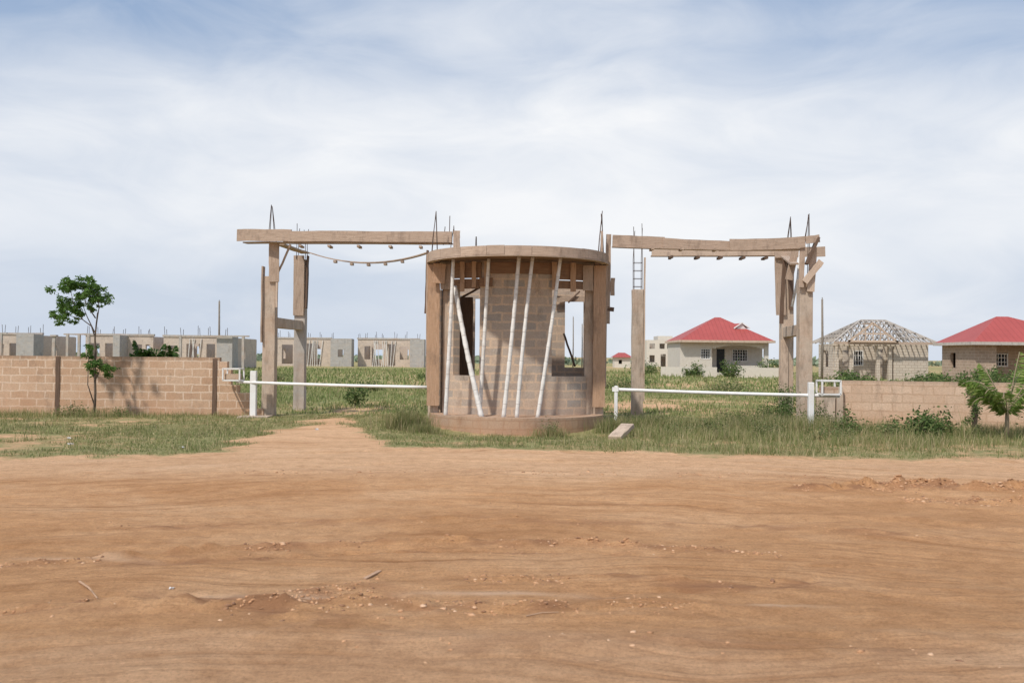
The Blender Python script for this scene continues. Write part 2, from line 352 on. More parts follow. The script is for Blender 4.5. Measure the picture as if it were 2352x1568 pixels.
def grassy(x,y):
    g=.68+(fbm(x*.22,y*.22,4,111)-.5)*1.0+.12*(x<-5)
    p=pathmask(x,y)
    g=g*(1-p*1.0)-p*.5
    ed=y-edge(x); g=np.where(ed<.8,g*np.clip(.25+ed*.9,0,1)-(.8-ed)*.15,g)
    g=g-.6*gauss(y-31,4)*np.clip((x-1)/2,0,1)*np.clip(fbm(x*.3,y*.3,3,7)*2-.3,0,1)
    return g
xs=axis([(-3000,-300,300),(-300,-60,20),(-60,-16,1.5),(-16,16,.12),(16,60,1.5),(60,300,20),(300,3001,300)])
ys=axis([(-60,0,6),(0,13,1),(13,30,.1),(30,60,.7),(60,150,6),(150,600,50),(600,4001,400)])
def gh(x,y):
    h=verge(x,y); inside=y-edge(x)
    return np.where(inside<.25,np.clip(inside*.2-.05,-.12,0)+h,h)
X,Y,Z,F=grid(xs,ys,gh)
g=fast(np.stack([X,Y,Z],-1),F,'ground','ground',kind='structure',smooth=True,label='flat scrubby field of red earth and grass',category='ground')
att=g.data.attributes.new('grassy','FLOAT','POINT'); att.data.foreach_set('value',np.clip(grassy(X,Y),-.5,1.2).astype(np.float32).ravel())
xs=axis([(-70,-10,.8),(-10,10,.04),(10,70.1,.8)])
ts=np.concatenate([np.linspace(-10,3,10),np.arange(3.03,9,.025),np.arange(9,12,.035),np.arange(12,16.5,.05)])
Xr,Tr=np.meshgrid(xs,ts); E=edge(Xr)
fr=np.clip((Tr-12)/(ts[-1]-12),0,1); Yr=np.where(Tr<12,Tr,12+(E+.25-12)*fr)
Zr=roadh(Xr,Yr); ed=np.clip((E+.25-Yr)/.7,0,1); Zr=Zr*ed+verge(Xr,Yr)*(1-ed)+(-.02+.035*ed)
n=len(xs);m=len(ts);i=np.arange(n*m).reshape(m,n)
F=np.stack([i[:-1,:-1],i[:-1,1:],i[1:,1:],i[1:,:-1]],-1).reshape(-1,4)
rd=fast(np.stack([Xr,Yr,Zr],-1),F,'dirt_road','dirt',kind='structure',smooth=True,label='wide rutted red dirt road with tyre tracks',category='road')
loose=0
for c_,kk,x0,x1,a_,w_ in RIDGES:
    mm=np.clip((Xr-x0)/.5,0,1)*np.clip((x1-Xr)/.5,0,1)
    loose=loose+mm*gauss(Yr-ridge_yc(c_,kk,Xr)+.04,w_*1.3)*np.clip(fbm(Xr*4,Yr*8,4,83)*3.2-1.2,0,1)*min(1,abs(a_)/.04)
pale=0
for bx_,by_,sx_,sy_ in ((-2.0,6.55,.35,.08),(-1.35,6.6,.28,.09),(-.1,6.75,.6,.06),(1.6,6.35,.35,.04),(-3.2,7.6,.5,.06)):
    pale=pale+gauss(Xr-bx_,sx_)*gauss(Yr-by_+.04*(Xr-bx_)**2,sy_)*np.clip(fbm(Xr*3,Yr*6,3,85)*3-.8,0,1)
for nm,arr in (('loose',loose),('pale',pale)):
    at=rd.data.attributes.new(nm,'FLOAT','POINT'); at.data.foreach_set('value',np.clip(arr,0,1).astype(np.float32).ravel())
def zr(x,y): return float(roadh(np.array([x]),np.array([y]))[0])+.015
# ------------------------------------------------------------------ clods and pebbles
ph=(1+5**.5)/2
ico=np.array([(-1,ph,0),(1,ph,0),(-1,-ph,0),(1,-ph,0),(0,-1,ph),(0,1,ph),(0,-1,-ph),(0,1,-ph),(ph,0,-1),(ph,0,1),(-ph,0,-1),(-ph,0,1)])/1.9
icf=np.array([(0,11,5),(0,5,1),(0,1,7),(0,7,10),(0,10,11),(1,5,9),(5,11,4),(11,10,2),(10,7,6),(7,1,8),(3,9,4),(3,4,2),(3,2,6),(3,6,8),(3,8,9),(4,9,5),(2,4,11),(6,2,10),(8,6,7),(9,8,1)])
def stones(x,y,z,r,name,mat,label,cat='stones'):
    n=len(x); a=RS.uniform(0,6.28,n); ca,sa=np.cos(a),np.sin(a)
    v=ico[None]*(1+RS.uniform(-.35,.35,(n,12,1)))*r[:,None,None]*np.stack([RS.uniform(.7,1.6,n),RS.uniform(.7,1.2,n),RS.uniform(.35,.7,n)],-1)[:,None]
    vx=v[...,0]*ca[:,None]-v[...,1]*sa[:,None]; vy=v[...,0]*sa[:,None]+v[...,1]*ca[:,None]
    P=np.stack([vx+x[:,None],vy+y[:,None],v[...,2]+z[:,None]],-1).reshape(-1,3)
    F=(icf[None]+np.arange(n)[:,None,None]*12).reshape(-1,3)
    return fast(P,F,name,mat,kind='stuff',label=label,category=cat)
px=[];py=[];pr=[]
for c,kk,x0,x1,a,w in RIDGES:
    cnt=int((x1-x0)*(420 if a>.03 else 60)); x=RS.uniform(x0,x1,cnt)
    keep=fbm(x*1.5,x*0+c,3,88)>.46
    px.append(x[keep]);py.append((ridge_yc(c,kk,x)+RS.normal(0,w*1.1,cnt))[keep]);pr.append((RS.gamma(1.5,.0034,cnt)*(1.6 if c>10 else 1)+.0015)[keep])
n=5200; x=RS.uniform(-9,9,n); y=RS.uniform(3.2,15.5,n); keep=fbm(x*.9,y*1.3,3,77)+RS.uniform(-.25,.15,n)>.45
px.append(x[keep]);py.append(y[keep]);pr.append((RS.gamma(1.1,.0022,n)+.001)[keep])
px=np.concatenate(px);py=np.concatenate(py);pr=np.clip(np.concatenate(pr),0,.022)
k=NT('dirt_clod'); ri=k.n('ShaderNodeNewGeometry').outputs['Random Per Island']
c=k.ramp(ri,[(0.,(.24,.135,.085)),(.3,(.43,.23,.12)),(.8,(.58,.325,.175)),(1.,(.68,.45,.29))])
M['clod']=k.set(c,k.bump(k.noise(k.co('Object'),60,4),.6,.01),.97)
stones(px,py,roadh(px,py)+.012+pr*.1,pr,'gravel','clod','loose dirt clods and pebbles on the road')
# ------------------------------------------------------------------ grass (bent tapering strips)
def blades(x,y,z,h,w,lean):
    n=len(x); a=RS.uniform(0,6.28,n); la=RS.uniform(0,6.28,n); l=np.clip(np.abs(RS.normal(0,lean,n)),0,1.3)*h
    dx,dy=np.cos(a)*w/2,np.sin(a)*w/2
    lx,ly=np.cos(la)*l,np.sin(la)*l
    zt=h*np.sqrt(np.clip(1-(l/h)**2*.5,.2,1)); zm=zt*.62
    S=lambda q,r,s_,k_: np.stack([x+lx*q+dx*k_,y+ly*q+dy*k_,z+s_],-1)
    P=np.stack([S(0,0,0*h,-1),S(0,0,0*h,1),S(.36,0,zm,.75),S(.36,0,zm,-.75),S(1,0,zt,.12),S(1,0,zt,-.12)],1)
    b=np.arange(n)[:,None]*6
    F=np.concatenate([b+np.array([0,1,2,3]),b+np.array([3,2,4,5])],1).reshape(-1,4)
    return P.reshape(-1,3),F
def tufts(nt,per,xr,yr,hm,wm,thr,spread,seed,name,mat,label,hvar=1.0,dens=None):
    x=RS.uniform(*xr,nt*3); y=yr[0]+(yr[1]-yr[0])*RS.uniform(0,1,nt*3)
    gm=grassy(x,y)+(fbm(x*1.2,y*1.2,3,seed)-.5)*1.1
    keep=gm>thr
    if dens is not None: keep&=RS.uniform(0,1,nt*3)<dens(x,y)
    x=x[keep][:nt];y=y[keep][:nt]; hs=hm*np.exp(RS.normal(0,.35*hvar,len(x)))*(.6+.9*fbm(x*.5,y*.5,3,seed+3))
    X=np.repeat(x,per)+RS.normal(0,1,len(x)*per)*spread; Y=np.repeat(y,per)+RS.normal(0,1,len(x)*per)*spread
    H=np.repeat(hs,per)*RS.uniform(.4,1.1,len(x)*per)
    P,F=blades(X,Y,verge(X,Y)-.008,H,wm*RS.uniform(.6,1.4,len(X)),.55)
    return fast(P,F,name,mat,kind='stuff',label=label,category='grass')
def not_booth(x,y): return np.where((np.abs(x-.12)<2.2)&(y>21.6)&(y<26.2),0,1.)
tufts(15000,11,(-14,14),(14.9,26),.05,.009,.44,.06,201,'verge_grass','grass','short sparse grass and weeds beside the road',dens=not_booth)
tufts(1500,26,(-13,14),(15.8,25.5),.18,.008,.52,.10,211,'tall_grass','grass','tall dry grass clumps on the verge',dens=lambda x,y:not_booth(x,y)*np.clip(.06+.6*(x>1.8),0,1)*(1-.9*(np.abs(x)<2.6)*(y>18)))
tufts(12500,8,(-22,24),(26,48),.11,.022,.34,.18,221,'field_grass','fgrass','patchy green grass across the field')
tufts(10500,6,(-60,60),(45,110),.2,.07,.36,.5,231,'far_field_grass','fgrass','green scrub grass of the far field')
def ring_tufts(pts,name,label,h=.28):
    X=[];Y=[];H=[]
    for (x,y,r,n,hh) in pts:
        n=int(n*1.2)
        X.append(RS.normal(x,r,n));Y.append(RS.normal(y,r*.5,n));H.append(hh*RS.uniform(.3,1.15,n))
    X=np.concatenate(X);Y=np.concatenate(Y);H=np.concatenate(H)
    P,F=blades(X,Y,verge(X,Y)-.01,H,.007*RS.uniform(.6,1.4,len(X)),.4)
    fast(P,F,name,'grass',kind='stuff',label=label,category='grass')
ring_tufts([(-2.25,21.9,.24,2000,.44),(-1.9,21.5,.2,700,.22),(-.3,21.35,.3,300,.10),(.85,21.35,.2,700,.24),(2.25,22.0,.2,900,.36),(3.0,22.2,.4,1200,.34),(4.2,22.3,.6,1300,.3),(5.6,21.8,.7,2200,.4),(6.4,21.3,.5,1500,.38),(8,21.2,.7,1300,.3),(-10.4,24.6,.5,900,.26),(-12.5,24.9,.6,700,.22),(-9,25.0,.7,600,.15),(10,20.6,.7,1300,.3),(11.5,20.3,.7,900,.3),(4.9,19.6,.7,1000,.24),(7.2,18.9,.9,1200,.22),(3.3,20.6,.6,800,.22)],'clump_grass','clumps of tall grass around the booth and posts')
# ------------------------------------------------------------------ foliage helpers
def leafquads(C,size,aspect=.45,droop=0.,up=.3):
    n=len(C); d=RS.normal(0,1,(n,3)); d[:,2]=d[:,2]*.6-droop; d/=np.linalg.norm(d,axis=1)[:,None]
    t=RS.normal(0,1,(n,3)); t[:,2]*=.5; s=np.cross(d,t); s/=np.linalg.norm(s,axis=1)[:,None]+1e-9
    L=(size*RS.uniform(.6,1.3,n))[:,None]; W=L*aspect/2
    P=np.stack([C,C+d*L*.45+s*W,C+d*L,C+d*L*.45-s*W],1).reshape(-1,3)
    return P,np.arange(n*4).reshape(-1,4)
def clumps(cs,n,size,aspect=.45,droop=.2,flat=.8):
    C=[]
    for (x,y,z,r) in cs:
        m=int(n*(r/.25)**1.5); p=RS.normal(0,1,(m,3)); p/=np.linalg.norm(p,axis=1)[:,None]; p*=(RS.uniform(0,1,(m,1))**.45)*r
        p[:,2]*=flat; C.append(p+np.array([x,y,z]))
    return leafquads(np.concatenate(C),size,aspect,droop)
def tree(name,loc,trunk,limbs,cs,n,size,label,cat,leaf='leaf',bark='bark',r0=.06,group=None,aspect=.45,droop=.2):
    e=top(name,loc,label,cat,group)
    mb=MB(); k=len(trunk); mb.tube(trunk,[r0*(1-.55*i/(k-1)) for i in range(k)],8)
    for p in limbs:
        kk=len(p); mb.tube(p,[r0*.5*(1-.75*i/(kk-1)) for i in range(kk)],6)
    mb.build('trunk',bark,e,smooth=True)
    P,F=clumps(cs,n,size,aspect,droop); fast(P,F,'crown',leaf,parent=e)
    return e
tx,ty=-10.36,24.75
def subc(cs,k=4,yj=.35):
    out=[]
    for (x,z,r) in cs:
        for i in range(k):
            out.append((x+random.gauss(0,r*.45),ty+random.gauss(0,yj),z+random.gauss(0,r*.42),r*random.uniform(.32,.6)))
    return out
cr=[(-11.12,3.2,.2),(-10.90,3.26,.22),(-10.6,3.28,.25),(-10.33,3.15,.23),(-10.3,2.92,.2),(-10.62,2.98,.22),(-10.90,2.88,.22),(-11.14,2.72,.19),(-11.22,2.5,.17),(-11.02,2.42,.16),(-10.8,2.6,.16),(-10.5,2.68,.13)]
cs=subc(cr,8,.28)+subc([(-10.45,1.75,.14),(-10.15,1.2,.22),(-10.35,1.35,.2),(-10.3,1.15,.2),(-10.5,1.55,.13)],5,.12)
tr=[(tx,ty,-.1),(tx+.02,ty,.6),(tx-.01,ty+.02,1.1),(tx+.01,ty,1.6),(tx-.01,ty,1.95),(tx+.02,ty,2.3),(tx+.05,ty,2.6)]
lb=[[(tx,ty,1.95),(tx-.1,ty,2.25),(tx-.35,ty+.05,2.42),(tx-.65,ty+.1,2.5),(tx-.85,ty+.1,2.6)],[(tx+.02,ty,2.3),(tx+.1,ty-.05,2.7),(tx+.08,ty-.1,3.1)],
 [(tx,ty,2.45),(tx-.2,ty-.1,2.8),(tx-.3,ty-.1,3.2)],[(tx-.35,ty+.05,2.42),(tx-.55,ty,2.8),(tx-.65,ty,3.2)],[(tx-.02,ty,2.1),(tx-.3,ty+.2,2.5),(tx-.5,ty+.3,2.9)],
 [(tx,ty,.9),(tx+.12,ty-.05,1.1),(tx+.2,ty-.1,1.3)],[(tx,ty,.3),(tx-.15,ty-.05,.8),(tx-.12,ty-.1,1.4),(tx-.1,ty-.1,1.8)]]
tree('young_tree',(tx,ty,0),tr,lb,cs,300,.075,'young green tree with windswept crown before the block wall','tree',r0=.036,droop=.35)
# ------------------------------------------------------------------ shrubs
def shrub(x,y,r,h,n,leaf='leafd',size=.07,label='leafy green weed bush growing on the verge',name='weed_bush',group='weed bushes along the verge',cat='bush'):
    e=top(name,(x,y,0),label,cat,group); mb=MB(); C=[]
    ns=max(5,int(r*16))
    for i in range(ns):
        a=random.uniform(0,6.28); rr=r*math.sqrt(random.random()); hh=h*random.uniform(.45,1.05)*(1-.45*(rr/r)**2)
        tip=V((x+math.cos(a)*rr,y+math.sin(a)*rr*.8,hh)); b=V((x+math.cos(a)*rr*.25,y+math.sin(a)*rr*.25,-.03))
        mid=b.lerp(tip,.5)+V((random.gauss(0,.03),random.gauss(0,.03),hh*.08)); mb.tube([b,mid,tip],[.008,.006,.003],5)
        m=int(n/ns)
        t=np.random.RandomState(i).uniform(.15,1.05,m)**.8
        P=np.outer(1-t,np.array(b))+np.outer(t,np.array(tip)); P[:,2]+=0
        C.append(P+RS.normal(0,.05+r*.07,(m,3)))
    mb.build('stem','drybark',e)
    C=np.concatenate(C); C[:,2]=np.abs(C[:,2])+.01
    P,F=leafquads(C,size,.5,.1); fast(P,F,'foliage',leaf,parent=e); return e
shrubs=[(6.35,23.0,.7,.95,3400,'leafd',.05),(5.7,22.7,.45,.55,1000,'leafo',.045),(6.9,22.5,.45,.65,1100,'leafd',.05),(7.1,20.9,.33,.58,650,'leafd',.065),
 (8.1,20.2,.7,.58,1500,'leafd',.08),(8.7,20.6,.45,.62,700,'leafd',.075),(7.6,20.1,.4,.34,450,'leafo',.055),(9.3,20.4,.4,.3,350,'leafo',.055),
 (5.2,20.3,.5,.38,800,'leafo',.045),(4.3,20.8,.4,.34,600,'leafo',.045),(3.6,21.3,.35,.34,500,'leafo',.045),(6.2,19.6,.5,.34,650,'leafo',.05),(10.8,19.6,.5,.42,700,'leafd',.055),(11.3,20.8,.7,.6,900,'leafd',.065),(5.0,22.6,.5,.5,900,'leafo',.045),
 (-2.3,22.2,.4,.5,1200,'leafo',.04),(-10.9,24.6,.35,.35,450,'leafo',.055),(-9.7,24.8,.3,.24,300,'leafd',.045),(2.55,22.3,.3,.4,500,'leafo',.04),(.85,21.4,.28,.22,350,'leafo',.035),
 (3.3,22.6,.35,.4,500,'leafo',.045),(-4.8,31,.5,.8,600,'leafd',.09)]
for s in shrubs: shrub(*s[:5],leaf=s[5],size=s[6])
for i in range(34):
    x=random.uniform(-26,32); y=random.uniform(36,66)
    if abs(x)<3 and y<40: continue
    shrub(x,y,random.uniform(.6,1.5),random.uniform(.3,.7),600,leaf=random.choice(['leafd','leafo','leafo']),size=.12,label='low green shrub in the open field',name='field_shrub',group='shrubs scattered over the field')
for x,y,r,h in [(25,57,1.6,1.1),(27,56,1.6,1.0),(21,62,1.2,1.0),(17.6,80,1.0,1.7),(15,82,1,1.3),(22,84,1.3,1.6),(12,90,2,1.3),(31.5,60,1.6,1.5),(19,55,1.3,.8),(33,58,1.2,1.7),(29.5,62,1.0,1.4),(23,55,1.4,.9),(29,56,1.6,1.0)]:
    shrub(x,y,r,h,1000,leaf='leafd',size=.17,label='overgrown green shrub near the houses',name='garden_shrub',group='shrubs beside the houses')
def frond(P,F,base,dirv,L,rise,dropk,nl,ll,w):
    b=np.array(base); d=np.array([dirv[0],dirv[1],0.]); d/=np.linalg.norm(d); s=np.array([-d[1],d[0],0]); pts=[]
    for i in range(nl+1):
        t=i/nl; p=b+d*L*t*(1-.15*t)+np.array([0,0,rise*t-dropk*t*t]); pts.append(p)
    for i in range(1,nl):
        t=i/nl; l=ll*(math.sin(math.pi*min(1,t*.85+.15))**.6)
        for sg in (-1,1):
            q=pts[i]; tip=q+s*sg*l*.65+d*l*.6+np.array([0,0,-l*random.uniform(-.15,.5)]); k=len(P)
            m=(q+tip)/2; dz=np.array([0,0,w*.35]); e=d*w/2+dz
            P+= [q-e*.4,m-e,tip,m+e]; F.append((k,k+1,k+2,k+3))
    return pts
def palm(name,loc,fr,trunk,label,cat,r=.06,mat='palm'):
    e=top(name,loc,label,cat); P=[];F=[];mb=MB()
    if trunk: mb.tube(trunk,[r*(1.2-.4*i/(len(trunk)-1)) for i in range(len(trunk))],8)
    for f in fr:
        pts=frond(P,F,*f); mb.tube([tuple(p) for p in pts[::3]],[.011]*len(pts[::3]),5)
    mb.build('trunk','drybark',e,smooth=True); fast(P,F,'frond',mat,parent=e)
px0,py0=10.0,20.1; T=(px0,py0,.55)
fr=[(T,(-1,-.1),1.15,1.75,1.2,54,.40,.032),(T,(-.9,.5),.95,1.3,.7,50,.38,.032),(T,(-1,-.5),.8,1.5,1.15,44,.34,.032),(T,(1,.1),1.3,1.8,1.2,54,.40,.032),(T,(.5,-.8),1.0,1.4,.9,50,.36,.032),(T,(-.5,-.8),.85,1.3,1.0,44,.34,.032),(T,(.7,.7),1.1,1.8,1.0,50,.38,.032),(T,(-.15,1),.7,1.0,.6,40,.34,.032),(T,(.2,.1),.45,1.6,.35,40,.34,.032),(T,(-.4,.2),.6,1.55,.55,40,.34,.032),(T,(.6,-.3),.8,1.6,.6,44,.36,.032),(T,(-.8,-.2),1.0,1.1,.95,44,.34,.032)]
palm('palm_tree',(px0,py0,0),fr,[(px0-.02,py0,-.1),(px0,py0,.3),(px0,py0,.58)],'small coconut palm with arching feathery fronds beside the wall','palm tree',r=.045)
bx,by=-10.6,29.5
fr=[]
for i in range(26):
    a=i*.9; fr.append(((bx+random.uniform(-.3,.3),by,1.0),(math.cos(a),math.sin(a)),random.uniform(.35,.65),random.uniform(.9,1.4),random.uniform(.4,.9),18,.32,.09))
palm('ornamental_palm',(bx,by,0),fr,[(bx,by,-.1),(bx,by,1.05)],'dense dark green ornamental palm rising behind the wall','palm tree',mat='palmdark')
sx,sy=9.98+.05,21.6
cs=[(sx+random.gauss(0,.07),sy+random.gauss(0,.06),z,.11) for z in np.linspace(.1,1.05,14)]
tree('ivy_covered_stump',(sx,sy,0),[(sx,sy,-.1),(sx+.03,sy,.5),(sx,sy,1.0)],[],cs,260,.06,'slim dark stump smothered in climbing leaves','tree',leaf='leafd',r0=.07)
# ------------------------------------------------------------------ boundary walls
w=top('boundary_wall',(-7.5,25.5,0),'long unplastered sandcrete block wall with stepped broken end','wall')
mb=MB(); mb.wall((-19,25.9),(-7.5,25.55),.16,-.15,1.5)
st=[(0,.2,1.4),(.2,.30,1.2),(.30,.5,.8),(.50,.78,.6),(.78,.95,.4),(.95,1.15,.2)]
for a,b,h in st: mb.obox((-7.5,25.55,0),(1,-.03,0),(.03,1,0),(a,b),(0,.16),(-.15,h))
mb.build('wall','wallblk',w)
for cx in (-11.7,-7.62):
    mb=MB(); yy=25.9+(cx+19)/11.5*(-.35)
    mb.beam((cx,yy+.08,-.1),(cx,yy+.08,1.49 if cx<-9 else 1.47),.11,.20,up=(0,1,0),seg=6,jit=.006); mb.build('column','wooddark',w)
w=top('boundary_wall',(7.8,23.5,0),'low unplastered pale sandcrete block wall','wall')
mb=MB(); mb.wall((7.8,23.55),(16,21.3),.16,-.15,1.1); mb.build('wall','wallblk2',w)
mb=MB(); mb.wall((7.2,23.5),(7.62,23.45),.18,-.15,.72); mb.beam((7.72,23.5,-.1),(7.72,23.5,.95),.14,.2,up=(0,1,0),seg=3,jit=.008); mb.build('column','conc',w)
# ------------------------------------------------------------------ rebar helper
def tepee(par,x,y,z0,z1,sp,n=4,r=.009,tx=0):
    for i in range(n):
        a=math.pi/4+i*2*math.pi/n; mb=MB()
        mb.tube([(x+sp*math.cos(a),y+sp*math.sin(a),z0),(x+sp*.6*math.cos(a)+tx*.4,y+sp*.6*math.sin(a),z0+(z1-z0)*.45),(x+tx+random.gauss(0,.008),y,z1-random.uniform(0,.12))],r,5)
        mb.build('rebar','rust',par)
def uprights(par,x,y,z0,z1,sp,r=.009,st=True):
    for i,(a,b) in enumerate(((-1,-1),(1,-1),(1,1),(-1,1))):
        mb=MB(); mb.tube([(x+a*sp,y+b*sp,z0),(x+a*sp+random.gauss(0,.01),y+b*sp,(z0+z1)/2),(x+a*sp*.9+random.gauss(0,.025),y+b*sp,z1-random.uniform(0,.25))],r,5); mb.build('rebar','rust',par)
    if st:
        z=z0+.25
        while z<z0+(z1-z0)*.55:
            mb=MB()
            for a,b,c,d in ((-1,-1,1,-1),(1,-1,1,1),(1,1,-1,1),(-1,1,-1,-1)): mb.tube([(x+a*sp,y+b*sp,z),(x+c*sp,y+d*sp,z)],.006,4)
            mb.build('stirrup','rust',par)
            z+=.22
# ------------------------------------------------------------------ LEFT gateway
gf=top('gateway',(-6.2,25.7,0),'tall concrete gateway with timber formwork beam and bare rebar','gateway')
def column(par,x,y,z0,z1,w,mat='conc',d=None):
    mb=MB(); mb.beam((x,y,z0),(x,y,z1),w,d or w,up=(0,1,0),seg=8,jit=.006); return mb.build('column',mat,par,bevel=.012)
column(gf,-6.25,25.7,-.15,3.6,.32); column(gf,-6.04,28.4,-.15,4.3,.31,'concgray')
mb=MB(); mb.beam((-6.22,25.86,2.42),(-6.05,28.25,2.42),.22,.26,seg=3,jit=.005); mb.build('crossbeam','conc',gf,bevel=.01)
def plank(par,a,b,w,h,mat='wood',up=(0,0,1),jit=.006,seg=6,sag=0):
    mb=MB(); mb.beam(a,b,w,h,up=up,seg=seg,jit=jit,sag=sag); return mb.build('plank',mat,par)
Yv=(0,1,0)
plank(gf,(-6.12,25.50,3.45),(-6.12,25.50,4.45),.26,.035,'wood',Yv)
plank(gf,(-6.42,25.58,1.9),(-6.42,25.6,3.85),.035,.24,'wood',Yv)
plank(gf,(-6.05,25.52,2.8),(-6.04,25.52,4.4),.05,.05,'woodlight',Yv)
plank(gf,(-6.06,28.2,2.7),(-6.06,28.2,4.4),.30,.03,'wood',Yv)
plank(gf,(-5.84,28.2,2.9),(-5.83,28.3,4.4),.035,.2,'wooddark',Yv)
plank(gf,(-5.72,25.6,4.42),(-6.04,25.6,3.7),.07,.04,'wood')
plank(gf,(-6.0,25.6,4.42),(-5.9,28.3,4.48),.24,.04,'wood')
plank(gf,(-7.05,25.40,4.63),(-5.60,25.12,4.60),.04,.30,'wood')
plank(gf,(-5.66,25.10,4.58),(-1.48,24.1,4.47),.04,.26,'wood',jit=.008,seg=10)
plank(gf,(-6.9,25.62,4.46),(-1.5,24.32,4.34),.26,.03,'wood',seg=8)
plank(gf,(-5.9,25.56,4.61),(-1.5,24.52,4.47),.035,.24,'wooddark',seg=8)
plank(gf,(-1.36,24.05,4.2),(-1.36,24.05,4.62),.16,.04,'wood',Yv)
for t in (.14,.31,.48,.66,.83): 
    x=-6.0+4.5*t; y=25.4-1.1*t; plank(gf,(x,y-.2,4.37-.11*t-.02),(x,y+.2,4.37-.11*t-.02),.07,.05,'wood')
mb=MB(); a=V((-5.75,28.3,4.48)); b=V((-2.35,27.6,4.45))
pts=[a.lerp(b,i/14)-V((0,0,.28*4*(i/14)*(1-i/14))) for i in range(15)]
for p,q in zip(pts,pts[1:]): mb.beam(p,q,.2,.03)
for i in (3,5,7,9,11): mb.beam(pts[i]-V((0,.12,.06)),pts[i]+V((0,.12,-.06)),.08,.06)
mb.build('batten','wood',gf)
tepee(gf,-6.2,25.6,4.5,5.45,.12,tx=-.02); uprights(gf,-6.0,28.3,4.3,5.35,.13,st=False)
for q in ([(-1.55,24.2,4.3),(-1.54,24.2,5.0)],[(-1.7,24.3,4.3),(-1.66,24.3,4.75)]):
    mb=MB(); mb.tube(q,.010,5); mb.build('rebar','rust',gf)
# ------------------------------------------------------------------ RIGHT gateway
gr=top('gateway',(7.0,23.9,0),'concrete gateway with sagging timber boards and leaning planks','gateway')
column(gr,7.02,23.9,-.15,3.5,.31); column(gr,7.3,26.5,-.15,4.2,.31,'conc'); column(gr,3.46,27.5,-.15,3.47,.30,'conc')
mb=MB(); mb.beam((7.04,24.05,2.3),(7.28,26.35,2.3),.22,.27,seg=3,jit=.005); mb.build('crossbeam','conc',gr,bevel=.01)
plank(gr,(2.36,23.55,4.36),(3.6,23.6,4.33),.04,.26,'wood'); plank(gr,(3.55,23.57,4.33),(5.2,23.66,4.27),.04,.22,'wood',sag=.01)
plank(gr,(5.15,23.60,4.29),(6.94,23.62,4.38),.04,.27,'wood',sag=.02)
plank(gr,(4.9,23.62,4.16),(6.2,23.65,4.22),.05,.05,'woodlight')
plank(gr,(3.7,26.5,4.42),(7.6,26.3,4.45),.04,.24,'woodlight',seg=10); plank(gr,(6.9,26.2,4.38),(8.2,26.1,4.42),.04,.26,'wood')
plank(gr,(3.7,26.62,4.31),(7.5,26.42,4.34),.22,.03,'wood',seg=8)
for x in (4.2,4.9,5.5,6.1,6.7): plank(gr,(x,26.2,4.26),(x,26.7,4.26),.07,.06,'wooddark')
for x in (3.3,4.0,4.8): plank(gr,(x,23.4,4.17),(x,23.85,4.17),.06,.05,'wood')
plank(gr,(2.36,23.6,4.22),(6.9,23.75,4.2),.20,.03,'wood',seg=8,sag=.03)
plank(gr,(6.86,23.66,3.3),(6.9,23.66,4.5),.12,.04,'wood',Yv); plank(gr,(7.1,23.68,3.2),(7.16,23.68,4.25),.17,.035,'woodlight',Yv)
plank(gr,(6.98,23.62,3.85),(7.25,23.62,4.48),.05,.22,'wooddark',Yv); plank(gr,(6.95,23.6,4.42),(7.28,23.6,4.46),.03,.18,'wood')
plank(gr,(6.93,23.60,3.42),(7.33,23.60,3.92),.03,.15,'woodlight'); plank(gr,(6.86,24.2,3.9),(7.15,26.2,4.3),.2,.04,'wood')
plank(gr,(7.1,26.28,2.75),(7.05,26.28,4.35),.26,.03,'wood',Yv); plank(gr,(7.37,26.28,2.9),(7.33,26.3,4.3),.12,.03,'wooddark',Yv)
plank(gr,(6.92,25.6,2.5),(7.0,25.6,4.2),.10,.03,'wooddark',Yv); plank(gr,(6.84,24.6,3.55),(6.98,24.6,4.25),.18,.03,'wood',Yv)
plank(gr,(7.2,26.32,.0),(7.2,26.32,2.1),.2,.03,'woodlight',Yv)
plank(gr,(3.63,27.4,.4),(3.64,27.4,4.35),.04,.1,'woodlight',Yv)
mb=MB(); mb.tube([(7.0,24.9,2.9),(7.14,24.9,3.6),(7.2,24.9,4.3)],.035,8); mb.build('bamboo','bamboo',gr,smooth=True)
tepee(gr,7.0,23.85,3.6,5.12,.14,tx=.1); tepee(gr,7.35,26.5,4.2,5.4,.12,tx=.05); uprights(gr,3.46,27.5,3.3,5.3,.11,st=True)
# ------------------------------------------------------------------ BOOTH
CX=.12
bo=top('gate_booth',(CX,23.8,0),'unfinished oval gatehouse of grey blocks under curved timber canopy','gatehouse')
mb=MB(); mb.arcwall((CX,23.8),2.07,2.07,180,360,40,.3,-.35,.25); 
for i in range(40):
    A=math.radians(180+180*i/40);B=math.radians(180+180*(i+1)/40);r=1.79
    mb.quad([(CX,24.2,.235),(CX+r*math.cos(A),23.8+r*math.sin(A),.235),(CX+r*math.cos(B),23.8+r*math.sin(B),.235)],[(0,0),(r*math.cos(A),r*math.sin(A)),(r*math.cos(B),r*math.sin(B))])
mb.box((CX-1.95,CX+1.95),(23.8,26.2),(-.15,.23)); mb.build('plinth','plinth',bo)
ic=(CX,24.05); A1,B1=1.86,.9
def ang(x): return 360-math.degrees(math.acos(max(-1,min(1,(x-CX)/A1))))
aL,aL2,aR1,aR2=ang(-1.39),ang(-.76),ang(.93),ang(1.6)
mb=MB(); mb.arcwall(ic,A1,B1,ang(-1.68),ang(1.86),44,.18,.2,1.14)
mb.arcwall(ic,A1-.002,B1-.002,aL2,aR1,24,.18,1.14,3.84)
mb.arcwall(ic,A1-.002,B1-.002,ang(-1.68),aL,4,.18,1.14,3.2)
mb.build('wall','booth',bo)
